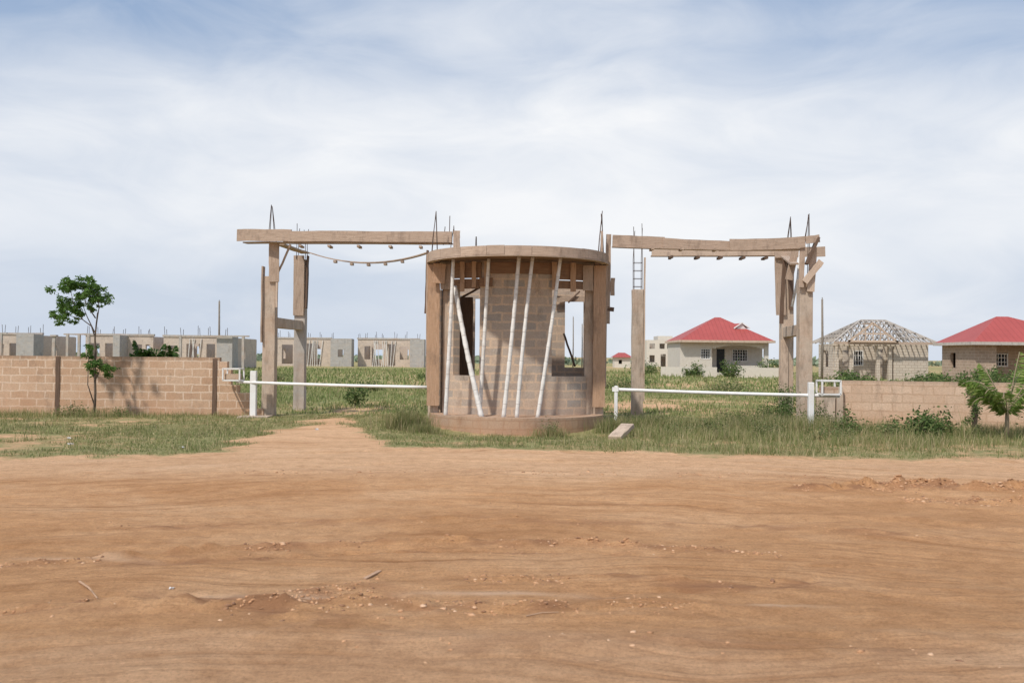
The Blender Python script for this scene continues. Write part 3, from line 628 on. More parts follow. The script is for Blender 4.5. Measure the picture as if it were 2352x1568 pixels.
mb=MB(); mb.wall((-1.75,26.0),(2.0,26.0),.16,.1,3.5,[(.78,1.0,.3,3.1),(3.13,3.62,1.32,3.07)])
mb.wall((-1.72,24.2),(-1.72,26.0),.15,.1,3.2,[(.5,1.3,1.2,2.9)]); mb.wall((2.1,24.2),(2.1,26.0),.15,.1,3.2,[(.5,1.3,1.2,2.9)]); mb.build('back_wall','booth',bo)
mb=MB(); R=2.14; N=42
ring=[(CX+(R-.05)*math.cos(math.radians(180+180*i/N)),23.8+(R-.05)*math.sin(math.radians(180+180*i/N))) for i in range(N+1)]+[(CX+R-.05,24.5),(CX-R+.05,24.5)]
n=len(ring)
for z0,z1 in ((3.885,4.0),):
    mb.quad([(x,y,z1) for x,y in ring],[(x,y) for x,y in ring]); mb.quad([(x,y,z0) for x,y in reversed(ring)],[(x,y) for x,y in reversed(ring)])
    for i in range(n):
        a=ring[i];b=ring[(i+1)%n]; mb.quad([(*a,z0),(*b,z0),(*b,z1),(*a,z1)],[(0,z0),(.15,z0),(.15,z1),(0,z1)])
mb.build('canopy_slab','conc',bo)
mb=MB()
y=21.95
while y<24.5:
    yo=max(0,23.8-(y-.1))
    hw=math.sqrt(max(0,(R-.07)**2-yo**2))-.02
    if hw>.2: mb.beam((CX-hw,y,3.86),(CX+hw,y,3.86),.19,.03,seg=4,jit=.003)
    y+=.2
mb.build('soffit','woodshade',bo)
mb=MB(); cuts=[180,196,214,233,251,262,278,296,312,328,346,360]
for a,b in zip(cuts,cuts[1:]):
    dz=random.uniform(-.006,.006); dr=random.uniform(-.004,.004)
    rings=[]
    for i in range(7):
        t=math.radians(a+.1+(b-a-.2)*i/6); r0,r1=R-.03+dr,R+dr
        rings.append([(CX+r0*math.cos(t),23.8+r0*math.sin(t),3.82+dz),(CX+r1*math.cos(t),23.8+r1*math.sin(t),3.82+dz),(CX+r1*math.cos(t),23.8+r1*math.sin(t),4.02+dz),(CX+r0*math.cos(t),23.8+r0*math.sin(t),4.02+dz)])
    mb.ring(rings)
mb.build('fascia','fasciawood',bo)
mb=MB()
rings=[]
for i in range(40):
    t=math.radians(181+178*i/39); r0,r1=R-.12,R+.03
    rings.append([(CX+r*math.cos(t),23.8+r*math.sin(t),z) for r,z in ((r0,3.785),(r1,3.785),(r1,3.81),(r0,3.81))])
mb.ring(rings); mb.build('canopy_lip','wood',bo)
def arcboard(mb,t0,t1,off,z0,z1,n=6,th=.03):
    rings=[]
    for i in range(n+1):
        t=math.radians(t0+(t1-t0)*i/n); a0,b0=A1+off,B1+off
        p=(ic[0]+a0*math.cos(t),ic[1]+b0*math.sin(t)); q=(ic[0]+(a0+th)*math.cos(t),ic[1]+(b0+th)*math.sin(t))
        rings.append([(*p,z0),(*q,z0),(*q,z1),(*p,z1)])
    mb.ring(rings)
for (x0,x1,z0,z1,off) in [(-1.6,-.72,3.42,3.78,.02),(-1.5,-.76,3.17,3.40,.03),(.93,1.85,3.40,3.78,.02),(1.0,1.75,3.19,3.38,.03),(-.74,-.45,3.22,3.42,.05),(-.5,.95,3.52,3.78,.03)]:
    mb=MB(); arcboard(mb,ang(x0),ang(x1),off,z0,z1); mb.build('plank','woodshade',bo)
for x,z0,z1,wd in [(-1.18,3.1,3.8,.11),(-.9,3.2,3.8,.1),(.98,3.15,3.8,.12),(1.42,3.12,3.8,.13),(-.62,3.25,3.8,.08)]:
    yy=ic[1]-B1*math.sqrt(max(0,1-((x-CX)/A1)**2))-.12
    plank(bo,(x,yy,z0),(x,yy,z1),wd,.03,'woodorange',Yv)
for sx2,xo,xi,nm in ((-1,-1.86,-1.55,0),(1,2.06,1.83,1)):
    column(bo,xi,23.75,.1,3.8,.2,'conc'); column(bo,xo,23.75,.1,3.85,.24,'conc')
    plank(bo,(xo,23.52,.42),(xo,23.52,3.76),.29,.035,'woodorange',Yv,.005,10)
    plank(bo,(xo+sx2*.15,23.68,.9),(xo+sx2*.17,23.68,4.0),.035,.3,'wood',Yv)
    plank(bo,(xo-sx2*.28,23.47,3.16),(xo-sx2*.28,23.47,3.76),.24,.035,'wood',Yv)
plank(bo,(-1.75,23.38,3.3),(-1.72,23.38,3.76),.3,.03,'woodorange',Yv)
plank(bo,(2.28,23.9,2.4),(2.30,23.9,4.55),.12,.04,'wood',Yv)
plank(bo,(2.40,23.9,3.08),(2.41,23.9,3.5),.10,.05,'wood',Yv); plank(bo,(2.36,23.9,2.7),(2.37,23.9,2.8),.16,.05,'wooddark',Yv); plank(bo,(2.34,23.92,3.25),(2.45,23.92,3.28),.04,.05,'wood')
plank(bo,(-2.06,23.7,2.6),(-2.03,23.7,4.1),.05,.16,'wooddark',Yv); plank(bo,(2.12,23.7,4.0),(2.12,23.7,4.6),.05,.05,'wood',Yv)
plank(bo,(1.05,25.85,3.1),(2.0,25.85,3.1),.05,.14,'wood'); plank(bo,(1.1,25.8,3.25),(1.5,25.8,3.35),.05,.08,'woodlight'); plank(bo,(1.45,25.8,3.0),(1.75,25.8,3.3),.04,.04,'wooddark')
plank(bo,(1.33,25.6,2.2),(1.62,25.6,1.35),.05,.05,'wooddark')
plank(bo,(-1.28,24.6,1.0),(-1.28,24.6,3.05),.62,.03,'wooddark',Yv); plank(bo,(-1.5,24.4,2.9),(-.75,24.4,3.3),.04,.05,'wooddark')
tepee(bo,-1.87,23.75,3.8,5.13,.11,tx=.02); tepee(bo,-1.45,24.15,4.0,4.78,.08,n=3); tepee(bo,2.1,23.75,3.8,5.13,.1,tx=.02); tepee(bo,2.16,24.0,3.8,4.75,.07,n=3); tepee(bo,-.96,26.0,3.5,4.75,.06,n=3)
props=[((-1.50,22.7,.22),(-1.36,22.75,3.80),.043),((-.66,22.3,.22),(-1.33,22.95,3.2),.055),((-.73,22.85,.22),(-.55,22.7,3.82),.042),((-.175,22.2,.22),(.14,22.35,3.84),.045),((.12,22.2,.22),(.45,22.35,3.84),.042),((.585,22.25,.22),(1.08,22.5,3.84),.042)]
for i,(a,b,r) in enumerate(props):
    mb=MB(); a=V(a);b=V(b); q=[];rr=[]
    off=V((random.gauss(0,.02),0,0))
    for j in range(37):
        t=j/36; q.append(a.lerp(b,t)+off*math.sin(t*3.1)); rr.append(r*(1.08-.2*t)*(1.12 if j%4==0 else 1))
    mb.tube(q,rr,10)
    mb.build('bamboo_prop','bamboo',origin=tuple(a),smooth=True,label='thick bleached bamboo pole leaning inward under the canopy' if i==1 else 'slim bleached bamboo pole propping up the canopy',category='bamboo pole',group='bamboo poles propping the canopy')
# ------------------------------------------------------------------ barriers
def barrier(loc,posts,bar,cage,label):
    e=top('barrier_gate',loc,label,'barrier gate','white road barriers')
    for (x,y,z,w) in posts:
        mb=MB(); mb.beam((x,y,-.1),(x,y,z),w,w,up=Yv); mb.build('post','white',e,bevel=.012)
    mb=MB(); mb.tube([V(bar[0]).lerp(V(bar[1]),i/8)-V((0,0,.015*math.sin(i/8*3.14))) for i in range(9)],.037,12); mb.build('boom','white',e,smooth=True)
    x0,x1,y0,y1,z0,z1=cage; mb=MB()
    c=[(x,y,z) for x in (x0,x1) for y in (y0,y1) for z in (z0,z1)]
    for a in range(8):
        for b in range(a+1,8):
            if sum(1 for i in range(3) if c[a][i]!=c[b][i])==1: mb.beam(c[a],c[b],.035,.035)
    mb.build('counterweight_cage','white',e)
    mb=MB(); mb.box((x0+.04,x1-.04),(y0+.05,y1-.05),(z0+.02,z0+.16)); mb.build('counterweight','plinth',e,bevel=.01)
barrier((-6.5,25.1,0),[(-6.5,25.1,1.17,.15)],((-6.95,25.15,.89),(-1.98,23.9,.84)),(-7.25,-6.83,25.0,25.4,.93,1.22),'white steel boom barrier with counterweight cage beside block wall')
barrier((6.55,21.8,0),[(6.55,21.8,1.09,.12),(2.38,22.7,.95,.075)],((7.15,21.7,.80),(2.3,22.72,.87)),(6.72,7.12,21.55,21.95,.84,1.13),'white steel boom barrier with counterweight cage in tall weeds')
mb=MB(); mb.beam((2.3,22.72,.87),(2.44,22.69,.87),.1,.1); mb.build('latch','white',bpy.data.objects['barrier_gate.001'])
mb=MB(); mb.obox((-6.5,25.0,0),(1,0,0),(0,1,0),(-.3,.45),(-.3,.3),(-.05,.05)); mb.build('post_footing','conc',bpy.data.objects['barrier_gate'],bevel=.02)
# ------------------------------------------------------------------ distant unfinished houses
def unfinished(loc,X0,X1,Y,D,h,ops,gray,label,slim=(),braces=(),seed=0,mat='tanblk'):
    random.seed(seed); e=top('unfinished_house',loc,label,'unfinished house','unfinished block houses')
    mb=MB(); mb.wall((X0,Y),(X1,Y),.3,-.1,h,[(a-X0,b-X0,c,d) for a,b,c,d in ops]); mb.wall((X0,Y+D),(X1,Y+D),.3,-.1,h*.97,[((X1-X0)*q,(X1-X0)*q+1.3,1,2.4) for q in (.12,.4,.7)])
    mb.wall((X0+.3,Y+.3),(X0+.3,Y+D),.3,-.1,h*.98,[(2,3.3,1,2.3)]); mb.wall((X1,Y+.3),(X1,Y+D),.3,-.1,h*.98,[(2,3.2,1,2.3)]); mb.wall(((X0+X1)/2,Y+.3),((X0+X1)/2,Y+D),.2,-.1,h*.9)
    mb.build('wall',mat,e)
    if gray:
        mb=MB(); g0,g1=gray; mb.wall((g0,Y-2.2),(g1,Y-2.2),.3,-.1,h+.05,[((g1-g0)*.35,(g1-g0)*.62,1.3,2.3)] if g1-g0>2.6 else []); mb.wall((g0+.3,Y-1.9),(g0+.3,Y-.01),.3,-.1,h+.03); mb.wall((g1,Y-1.9),(g1,Y-.01),.3,-.1,h+.03); mb.build('bay','shadeblk',e)
    mb=MB(); mb.beam((X0-.1,Y+.1,h+.1),(X1+.1,Y+.1,h+.1),.35,.22,seg=4,jit=.01)
    for x in slim: mb.beam((x,Y-2.5,-.1),(x,Y-2.5,h+.15),.25,.25,up=Yv)
    if slim: mb.beam((min(slim)-.4,Y-2.5,h+.05),(max(slim)+.6,Y-2.5,h+.1),.2,.14,seg=3,jit=.02)
    mb.build('ring_beam','concgray',e)
    mb=MB()
    for a,b in braces:
        n=int((b-a)/.28)
        for i in range(n):
            x=a+(b-a)*(i+.5)/n; mb.tube([(x,Y-.15,0),(x+random.uniform(-.5,.5),Y-.1,h-.15)],.05,5)
    if braces: mb.build('bamboo_scaffold','bamboo',e)
    mb=MB(); x=X0+.1
    while x<X1+.1:
        for q in range(2): mb.tube([(x+q*.22,Y+.1,h),(x+q*.22+random.uniform(-.08,.08),Y+.1,h+random.uniform(.6,1.2))],.026,4)
        x+=random.uniform(.9,1.8)
    o=mb.build('rebar','rust',e); o['kind']='stuff'
lab='roofless unfinished sandcrete block house with bare rebar'
unfinished((-53,105,0),-58,-49.6,105,8,3.4,[(-57,-55.8,.1,2.6),(-54.5,-53.6,1,2.4),(-53,-52.2,0,2.5)],(-51.2,-49.4),lab,seed=1,slim=(-57,-54.2,-52.6))
unfinished((-42,106,0),-45.4,-38.2,106,8,3.4,[(-44.9,-43.9,.2,2.6),(-43.3,-42.5,.2,2.6),(-40.3,-39.4,.3,2.5),(-39.0,-38.5,.9,2.5)],(-41.6,-40.9),lab,seed=2,slim=(-46.2,-45.0,-44.0))
unfinished((-33,104,0),-36.4,-28.8,104,8,3.3,[(-36,-35,.9,2.4),(-34,-32.6,.1,2.6),(-31.9,-31.0,.1,2.6)],(-30.2,-28.6),lab,braces=((-34,-32.6),),seed=3,slim=(-33.8,-27.4))
unfinished((-27,135,0),-31.8,-24.5,135,9,3.7,[(-31.2,-29.7,.3,2.9),(-29.2,-28.3,.2,2.8),(-27.8,-25.9,.2,3.1)],(-24.2,-21.4),lab,braces=((-27.8,-25.9),),seed=4)
unfinished((-16,135,0),-20.9,-12.6,135,9,3.7,[(-20,-19.2,1,2.8),(-19,-15.8,.2,3.1),(-15.2,-14,1,2.8)],(-13.6,-11.7),lab,braces=((-19,-16),),seed=5)
mb=MB(); mb.beam((-46.0,100,-.1),(-46.0,100,3.2),.28,.28,up=Yv); mb.beam((-46.3,100,3.25),(-45.7,100,3.25),.5,.15); mb.build('concrete_pillar','concgray',origin=(-46.0,100,0),label='lone slim concrete pillar standing in the field',category='pillar')
random.seed(31)
# ------------------------------------------------------------------ finished houses
def tri(mb,pts,ax):
    ax=V(ax).normalized(); mb.quad(pts,[(V(p).dot(ax),V(p).z) for p in pts])
def hip(mb,x0,x1,y0,y1,z0,z1,rx0,rx1,ry):
    a,b,c,d=(x0,y0,z0),(x1,y0,z0),(x1,y1,z0),(x0,y1,z0); r,s=(rx0,ry,z1),(rx1,ry,z1)
    X=(1,0,0);Y=(0,1,0)
    tri(mb,[a,b,s,r],X);tri(mb,[b,c,s],Y);tri(mb,[c,d,r,s],X);tri(mb,[d,a,r],Y)
    mb.quad([d,c,b,a],[(0,0)]*4)
def window(par,x0,x1,y,z0,z1,nv=5,nh=3,fm='white'):
    mb=MB(); mb.box((x0,x1),(y+.12,y+.16),(z0,z1)); wo=mb.build('window','dark',par)
    mb=MB(); t=.06
    mb.box((x0,x1),(y-.03,y+.1),(z0-.02,z0+t)); mb.box((x0,x1),(y-.03,y+.1),(z1-t,z1)); mb.box((x0,x0+t),(y-.025,y+.1),(z0+t,z1-t)); mb.box((x1-t,x1),(y-.025,y+.1),(z0+t,z1-t))
    for i in range(1,nv): xx=x0+(x1-x0)*i/nv; mb.box((xx-.018,xx+.018),(y-.01,y+.05),(z0+t,z1-t))
    for i in range(1,nh): zz=z0+(z1-z0)*i/nh; mb.box((x0+t,x1-t),(y-.0,y+.06),(zz-.018,zz+.018))
    o=mb.build('frame',fm,None); o.parent=wo
    o.data.transform(Matrix.Translation(-V(par.location)))
def fascia(mb,x0,x1,y0,y1,z):
    for a,b in (((x0,y0,z),(x1,y0,z)),((x1,y0,z),(x1,y1,z)),((x1,y1,z),(x0,y1,z)),((x0,y1,z),(x0,y0,z))): mb.beam(a,b,.05,.2)
h1=top('bungalow',(18.8,90,0),'cream rendered bungalow with red metal hipped roof and porch','house')
mb=MB(); mb.wall((15.2,90),(18.1,90),.2,-.1,3.12,[(1.85,2.75,1.5,2.45)]); mb.wall((18.1,92.2),(23.2,92.2),.2,-.1,3.12,[(.85,1.6,.25,2.45),(2.3,3.75,1.3,2.45)])
mb.wall((18.1,90.2),(18.1,92.2),.2,-.1,3.12); mb.wall((23.2,92.4),(23.2,97),.2,-.1,3.12); mb.wall((15.4,90.2),(15.4,97),.2,-.1,3.12); mb.wall((15.2,97),(23.2,97),.2,-.1,3.12)
mb.build('wall','cream',h1)
mb=MB(); mb.box((18.1,23.2),(89.8,92.2),(-.1,.3)); mb.wall((19.7,89.9),(23.1,89.9),.15,.3,.95); mb.build('porch','cream',h1)
mb=MB()
mb.box((18.1,23.2),(89.95,90.15),(2.75,3.14)); 
for i in range(14):
    u0,u1=i/14,(i+1)/14; x0=18.1+4.7*u0;x1=18.1+4.7*u1; dz=.35*(abs((u0+u1)-1))**2.5
    if dz>.01: mb.box((x0,x1),(89.96,90.14),(2.75-dz,2.75))
mb.build('lintel','cream',h1)
mb=MB(); mb.box((22.8,23.18),(89.9,90.2),(.3,2.748)); mb.build('column','cream',h1)
mb=MB(); mb.box((18.97,19.68),(92.25,92.3),(.27,2.43)); d=mb.build('door','dark',h1)
window(h1,17.06,17.94,90,1.52,2.43,4,4); window(h1,20.42,21.83,92.2,1.32,2.43,6,4)
mb=MB(); hip(mb,15.0,23.6,89.2,97.6,3.16,5.42,19.0,19.5,93.3)
gy=91.3
tri(mb,[(20.3,gy,4.35),(21.05,gy-.15,4.82),(19.6,gy+2.2,4.75)],(0,1,0)); tri(mb,[(21.05,gy-.15,4.82),(21.8,gy,4.35),(20.9,gy+1.9,4.5)],(0,1,0))
mb.build('roof','red',h1)
mb=MB(); fascia(mb,15.0,23.6,89.2,97.6,3.10); mb.build('fascia','woodlight',h1)
mb=MB(); mb.quad([(20.45,gy-.02,4.2),(21.65,gy-.02,4.2),(21.05,gy-.1,4.75)],[(0,0),(1,0),(.5,1)]); mb.beam((20.3,gy-.18,4.33),(21.05,gy-.18,4.85),.06,.1); mb.beam((21.8,gy-.18,4.33),(21.05,gy-.18,4.85),.06,.1); mb.build('gable_vent','white',h1)
for a,b,l in (((12.3,82),(16.9,82),0),((18.4,81.5),(22,81.5),0)):
    mb=MB(); mb.wall(a,b,.2,-.1,.85); mb.build('garden_wall','whitewall',origin=(a[0],a[1],0),label='low pale rendered garden wall before the bungalow',category='wall',group='low garden walls')
# house 2
h2=top('unroofed_house',(27,76,0),'pale block house under construction with open timber roof trusses','unfinished house')
mb=MB(); mb.wall((24.4,75.6),(28.6,75.6),.2,-.1,2.78,[(.7,1.2,1.1,2.3),(1.5,2.3,1.1,2.3),(3.2,3.8,.2,2.4)]); mb.wall((28.6,74.6),(31.2,74.6),.2,-.1,2.78); mb.wall((28.8,74.8),(28.8,75.6),.2,-.1,2.78)
mb.wall((24.6,75.8),(24.6,79),.2,-.1,2.78,[(1,2.2,1,2.3)]); mb.wall((31.2,74.8),(31.2,79),.2,-.1,2.78); mb.wall((24.4,79),(31.2,79),.2,-.1,2.78); mb.build('wall','creamblk',h2)
window(h2,25.92,26.68,75.6,1.12,2.28,4,3)
mb=MB()
for x in (24.2,25.3,27.3,28.2): mb.box((x,x+.26),(74.5,74.8),(-.1,2.6))
mb.box((24.0,28.58),(74.48,74.82),(2.6,2.82)); mb.build('porch_column','creamblk',h2)
mb=MB(); x0,x1,y0,y1,z0,z1=23.9,31.6,73.9,79.7,2.86,4.6; r0,r1,ry=26.9,28.8,76.8
for i in range(21):
    t=i/20; x=x0+(x1-x0)*t; k2=max(0,min(1,min((x-x0)/(r0-x0),(x1-x)/(x1-r1))))
    if k2>.03:
        mb.beam((x,y0,z0),(x,y0+(ry-y0)*k2,z0+(z1-z0)*k2),.06,.10); mb.beam((x,y1,z0),(x,y1+(ry-y1)*k2,z0+(z1-z0)*k2),.06,.10)
for i in range(1,8):
    y=y0+(y1-y0)*i/8; k2=min(1,(y-y0)/(ry-y0),(y1-y)/(y1-ry))
    mb.beam((x0,y,z0),(x0+(r0-x0)*k2,y,z0+(z1-z0)*k2),.06,.10); mb.beam((x1,y,z0),(x1+(r1-x1)*k2,y,z0+(z1-z0)*k2),.06,.10)
for k2 in (.2,.4,.6,.8):
    xa,xb=x0+(r0-x0)*k2,x1+(r1-x1)*k2; ya,yb=y0+(ry-y0)*k2,y1+(ry-y1)*k2; z=z0+(z1-z0)*k2+.07
    for p,q in (((xa,ya),(xb,ya)),((xb,ya),(xb,yb)),((xb,yb),(xa,yb)),((xa,yb),(xa,ya))): mb.beam((*p,z),(*q,z),.08,.05)
for a,b in (((x0,y0),(r0,ry)),((x1,y0),(r1,ry)),((x0,y1),(r0,ry)),((x1,y1),(r1,ry))): mb.beam((*a,z0),(*b,z1),.08,.16)
mb.beam((r0,ry,z1),(r1,ry,z1),.08,.15)
for x in (25.2,26.2,27.2,28.4,29.4,30.4): mb.beam((x,ry,2.86),(x,ry,z0+(z1-z0)*min(1,(x-x0)/(r0-x0),(x1-x)/(x1-r1))),.07,.1,up=Yv)
mb.build('roof_frame','woodgray',h2)
mb=MB(); gx0,gx1,gm,gy=24.9,28.6,26.75,73.75
mb.beam((gx0,gy,2.9),(gm,gy,4.3),.08,.14); mb.beam((gx1,gy,2.9),(gm,gy,4.3),.08,.14); mb.beam((gx0,gy,2.95),(gx1,gy,2.95),.08,.14); mb.beam((gx0+.8,gy,3.5),(gx1-.8,gy,3.5),.06,.1)
for x in (25.65,26.2,26.75,27.3,27.85): mb.beam((x,gy,2.98),(x,gy,4.3-abs(x-gm)*.77),.06,.07,up=Yv)
mb.beam((gm,gy,4.3),(gm,gy+2.1,4.3),.08,.12)
mb.beam((x0,y0-.02,2.82),(x1,y0-.02,2.82),.05,.2); mb.build('gable_truss','woodlight',h2)
# house 3
h3=top('brown_house',(32,64,0),'brown block house with red metal hipped roof','house')
mb=MB(); mb.wall((29.9,64.3),(31.3,64.3),.2,-.1,2.72,[]); mb.wall((31.3,64.5),(31.3,65.9),.2,-.1,2.72)
mb.wall((31.3,65.9),(39,65.9),.2,-.1,2.72,[(.65,1.55,1.2,2.1),(2.9,3.9,.1,2.2)]); mb.wall((30.1,64.5),(30.1,69),.2,-.1,2.72,[(2.6,3.4,1.1,2.1)]); mb.wall((39,66.1),(39,69),.2,-.1,2.72); mb.wall((29.9,69),(39,69),.2,-.1,2.72); mb.build('wall','brownblk',h3)
window(h3,31.97,32.83,65.9,1.22,2.08,4,3)
mb=MB(); mb.box((34.22,35.18),(66.0,66.05),(.1,2.2)); mb.build('door','dark',h3)
mb=MB(); mb.box((33.6,33.9),(64.3,64.6),(-.1,2.6)); mb.build('column','brownblk',h3)
mb=MB(); hip(mb,29.45,38.6,63.6,69.6,2.76,4.55,32.4,33.2,66.6); mb.build('roof','red',h3)
mb=MB(); fascia(mb,29.45,38.6,63.6,69.6,2.70); mb.build('fascia','woodgray',h3)
fb=top('two_storey_house',(25,170,0),'distant cream two storey concrete building','house')
mb=MB(); mb.wall((23,170),(27.5,170),.3,-.1,4.6,[(.5,1.4,3.1,4.0),(2.2,3.1,3.1,4.0),(3.5,4.2,3.1,4.0),(.5,1.4,.8,2),(2.4,3.3,0,2.2)]); mb.wall((23.3,170.3),(23.3,176),.3,-.1,4.6); mb.wall((27.5,170.3),(27.5,176),.3,-.1,4.6); mb.wall((23,176),(27.5,176),.3,-.1,4.6)
mb.box((25,27.5),(170.5,175.8),(4.4,5.3)); mb.build('wall','whitewall',fb)
mb=MB(); mb.box((23.2,27.3),(172,172.2),(.1,4.4)); mb.build('partition','concgray',fb)
fb=top('distant_cottage',(16.6,150,0),'tiny distant cottage with red roof','house')
mb=MB(); mb.wall((15.5,150),(17.9,150),.2,-.1,1.6,[(.6,1.1,.6,1.2)]); mb.wall((15.7,150.2),(15.7,153),.2,-.1,1.6); mb.wall((17.9,150.2),(17.9,153),.2,-.1,1.6); mb.wall((15.5,153),(17.9,153),.2,-.1,1.6); mb.build('wall','whitewall',fb)
mb=MB(); hip(mb,15.2,18.2,149.6,153.5,1.6,2.3,16.2,17.2,151.5); mb.build('roof','red',fb)
for x,y,h,r in [(-32.4,110,7.4,.13),(21.8,70,5.8,.10),(9.2,150,7.6,.1),(10.7,152,6.6,.1)]:
    e=top('utility_pole',(x,y,0),'tall plain weathered timber utility pole','utility pole','timber utility poles')
    mb=MB(); mb.tube([(x,y,-.3),(x+.03,y,h*.5),(x,y,h)],[r,r*.85,r*.7],8); mb.build('pole','pole',e,smooth=True)
    mb=MB(); mb.tube([(x,y,h),(x,y,h+.14)],.03,6); mb.build('insulator','pole',e)
C=[];
for i in range(520):
    x=random.uniform(-260,280); y=random.uniform(190,330); r=random.uniform(1,3.0)
    m=30; p=RS.normal(0,1,(m,3)); p/=np.linalg.norm(p,axis=1)[:,None]; p*=r*RS.uniform(.4,1,(m,1)); p[:,2]=np.abs(p[:,2])*.55; C.append(p*np.array([1.8,1,1])+np.array([x,y,0]))
P,F=leafquads(np.concatenate(C),1.3,.7); 
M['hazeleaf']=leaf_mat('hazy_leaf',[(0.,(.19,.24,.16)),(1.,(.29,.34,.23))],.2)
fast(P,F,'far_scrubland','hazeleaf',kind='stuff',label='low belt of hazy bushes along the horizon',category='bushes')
xs=np.linspace(-3000,3000,160); 
hz=(np.clip((fbm(xs*.0011+9,xs*0,4,301)-.42)*60,0,40)+gauss(xs+1180,170)*16)*np.clip((-200-xs)/300,0,1)+1
Xh=np.concatenate([xs,xs,xs]); Yh=np.concatenate([xs*0+2300,xs*0+2600,xs*0+3200]); Zh=np.concatenate([xs*0-5,hz,xs*0-5])
i=np.arange(480).reshape(3,160); F=np.stack([i[:-1,:-1],i[:-1,1:],i[1:,1:],i[1:,:-1]],-1).reshape(-1,4)
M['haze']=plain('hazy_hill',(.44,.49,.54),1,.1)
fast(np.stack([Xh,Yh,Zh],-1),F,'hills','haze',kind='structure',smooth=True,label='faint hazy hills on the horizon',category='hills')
# ------------------------------------------------------------------ debris
mb=MB(); mb.beam((2.08,19.9,-.02),(2.42,20.55,.2),.28,.1,seg=4,jit=.02); mb.build('broken_slab','woodlight',origin=(2.2,20.2,0),bevel=.015,label='pale tan broken slab lying in the grass',category='slab')
def stick(a,b,r,lab,nm='stick'):
    a=V((*a,zr(*a)+r));b=V((*b,zr(*b)+r)); mb=MB(); mb.tube([a,a.lerp(b,.5)+V((0,.02,.004)),b],[r,r*.9,r*.6],6); mb.build(nm,'woodorange',origin=tuple(a),label=lab,category='stick')
stick((-2.95,6.85),(-2.62,6.35),.008,'dry pale stick lying on the dirt road'); 
mb=MB(); z=zr(-1,7.2); mb.beam((-1.03,7.08,z+.005),(-.95,7.30,z+.015),.03,.009); mb.build('wood_scrap','woodorange',origin=(-1,7.2,z),label='flat scrap of wood on the dirt road',category='wood scrap')
stick((.1,6.05),(.3,6.12),.004,'short thin twig on the dirt road','twig')
def litter(x,y,s,mat,lab):
    z=float(verge(np.array([x]),np.array([y]))[0]) if y>15.5 else zr(x,y); mb=MB()
    for i in range(6):
        p=[(x+random.uniform(-s,s),y+random.uniform(-s,s),z+random.uniform(0,s*.7)) for _ in range(4)]
        mb.quad(p,[(0,0),(1,0),(1,1),(0,1)])
    mb.build('plastic_litter',mat,origin=(x,y,z),label=lab,category='litter',group='scraps of plastic litter')
for x,y,s in [(-2.28,6.75,.022),(-5.5,16.6,.06),(-7.6,17.2,.05),(-4.1,21,.05),(-8.2,18.5,.05)]: litter(x,y,s,'white','crumpled scrap of pale plastic on the dirt')
# ------------------------------------------------------------------ light, sky, camera
S=V((-.44,-.56,.90)).normalized()
L=bpy.data.lights.new('sun','SUN'); L.energy=3.5; L.angle=math.radians(2.4); L.color=(1,.95,.87)
lo=bpy.data.objects.new('sun',L); lo.rotation_euler=S.to_track_quat('Z','Y').to_euler(); COL.objects.link(lo)
W=bpy.data.worlds.new('World'); scene.world=W; W.use_nodes=True; t=W.node_tree; t.nodes.clear()
def wn(typ,ins={},**kw):
    nd=t.nodes.new(typ)
    for a,b in kw.items(): setattr(nd,a,b)
    for a,b in ins.items():
        if isinstance(b,bpy.types.NodeSocket): t.links.new(b,nd.inputs[a])
        else: nd.inputs[a].default_value=b
    return nd
sky=wn('ShaderNodeTexSky',sky_type='NISHITA',sun_disc=False,sun_elevation=math.asin(S.z),sun_rotation=math.atan2(S.x,S.y),altitude=50,air_density=1.0,dust_density=2.0,ozone_density=1.5)
tc=wn('ShaderNodeTexCoord').outputs['Generated']; sp=wn('ShaderNodeSeparateXYZ',{0:tc})
def ramp(f,st,interp='EASE'):
    r=wn('ShaderNodeValToRGB',{'Fac':f}); r.color_ramp.interpolation=interp; e=r.color_ramp.elements
    while len(e)<len(st): e.new(.5)
    for i,(p,c) in enumerate(st): e[i].position=p; e[i].color=(*c,1) if hasattr(c,'__len__') else (c,c,c,1)
    return r.outputs[0]
def m(op,a,b,cl=False):
    nd=wn('ShaderNodeMath',operation=op,use_clamp=cl)
    for i,v in enumerate((a,b)):
        if isinstance(v,bpy.types.NodeSocket): t.links.new(v,nd.inputs[i])
        else: nd.inputs[i].default_value=v
    return nd.outputs[0]
def mx(f,a,b,mode='MIX'):
    nd=wn('ShaderNodeMix',data_type='RGBA',blend_type=mode)
    for i,v in ((0,f),(6,a),(7,b)):
        if isinstance(v,bpy.types.NodeSocket): t.links.new(v,nd.inputs[i])
        else: nd.inputs[i].default_value=v if i==0 else (*v,1)
    return nd.outputs[2]
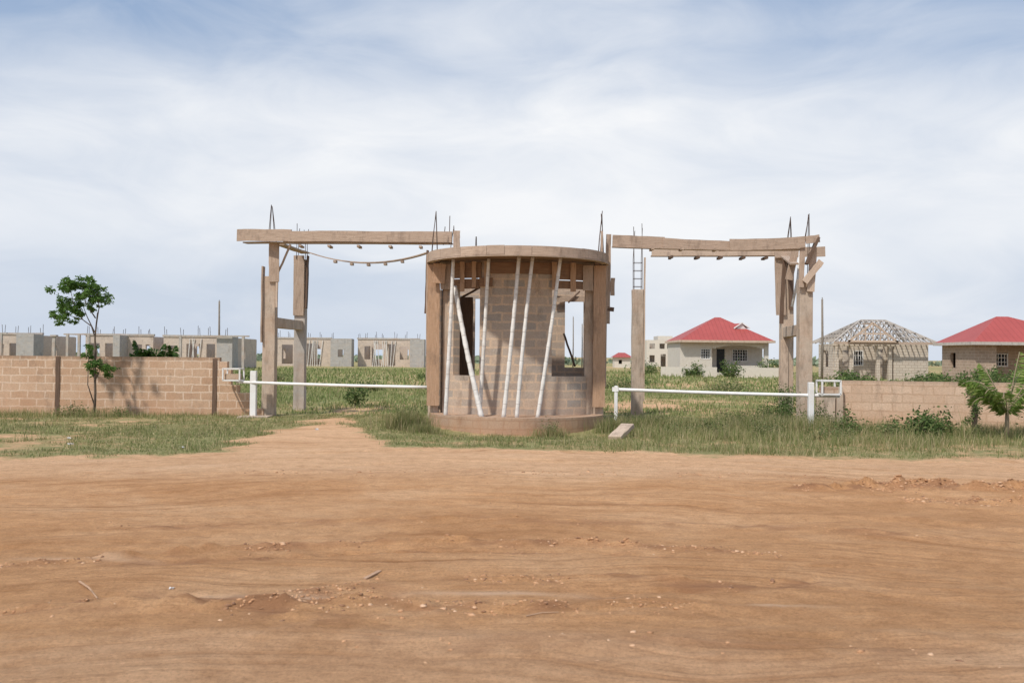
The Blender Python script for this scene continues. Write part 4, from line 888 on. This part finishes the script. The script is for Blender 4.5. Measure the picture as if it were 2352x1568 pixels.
mp=wn('ShaderNodeMapping',{'Vector':tc,'Scale':(1.3,1.3,4.2),'Location':(.35,.2,.1),'Rotation':(0,.12,0)}).outputs[0]
n1=wn('ShaderNodeTexNoise',{'Vector':mp,'Scale':1.6,'Detail':7.,'Roughness':.5,'Distortion':.3}).outputs[0]
mp2=wn('ShaderNodeMapping',{'Vector':tc,'Scale':(2.6,2.6,8),'Location':(2.3,.2,.1),'Rotation':(0,-.25,0)}).outputs[0]
n2=wn('ShaderNodeTexNoise',{'Vector':mp2,'Scale':2.4,'Detail':10.,'Roughness':.56,'Distortion':.7}).outputs[0]
z=sp.outputs[2]; x=sp.outputs[0]
base=ramp(z,[(0.,.30),(.06,.42),(.13,.92),(.21,.80),(.30,.42),(.36,.24),(.6,.35)])
bias=m('MULTIPLY',m('ABSOLUTE',m('SUBTRACT',x,.13),0),-.85)
cm=m('ADD',m('ADD',base,m('MULTIPLY',m('SUBTRACT',n1,.5),1.05)),bias)
cm=m('ADD',cm,m('MULTIPLY',m('SUBTRACT',n2,.5),.85))
cm=m('MULTIPLY',m('ADD',cm,.10),1.05,True)
low=ramp(z,[(0.,1.),(.12,.88),(.24,.35),(.36,.05)])
skc=mx(.65,mx(1.,sky.outputs[0],(.85,.97,1.1),'MULTIPLY'),(3.3,4.7,7.0))
hz=mx(m('MULTIPLY',low,.92),skc,(6.5,7.15,8.2))
fin=mx(cm,hz,(9.2,9.35,9.6))
bg=wn('ShaderNodeBackground',{'Color':fin,'Strength':.10}); o=wn('ShaderNodeOutputWorld',{'Surface':bg.outputs[0]})
cam=bpy.data.cameras.new('camera'); cam.lens=35; cam.sensor_width=36; cam.clip_end=6000; cam.clip_start=.1
cam.dof.use_dof=True; cam.dof.focus_distance=23.5; cam.dof.aperture_fstop=4.0
co=bpy.data.objects.new('camera',cam); COL.objects.link(co); co.location=(0,0,1.6)
co.rotation_euler=(Matrix.Rotation(math.radians(90.85),4,'X')@Matrix.Rotation(math.radians(.52),4,'Z')).to_euler()
scene.camera=co
scene.view_settings.view_transform='Standard'; scene.view_settings.look='None'; scene.view_settings.exposure=0
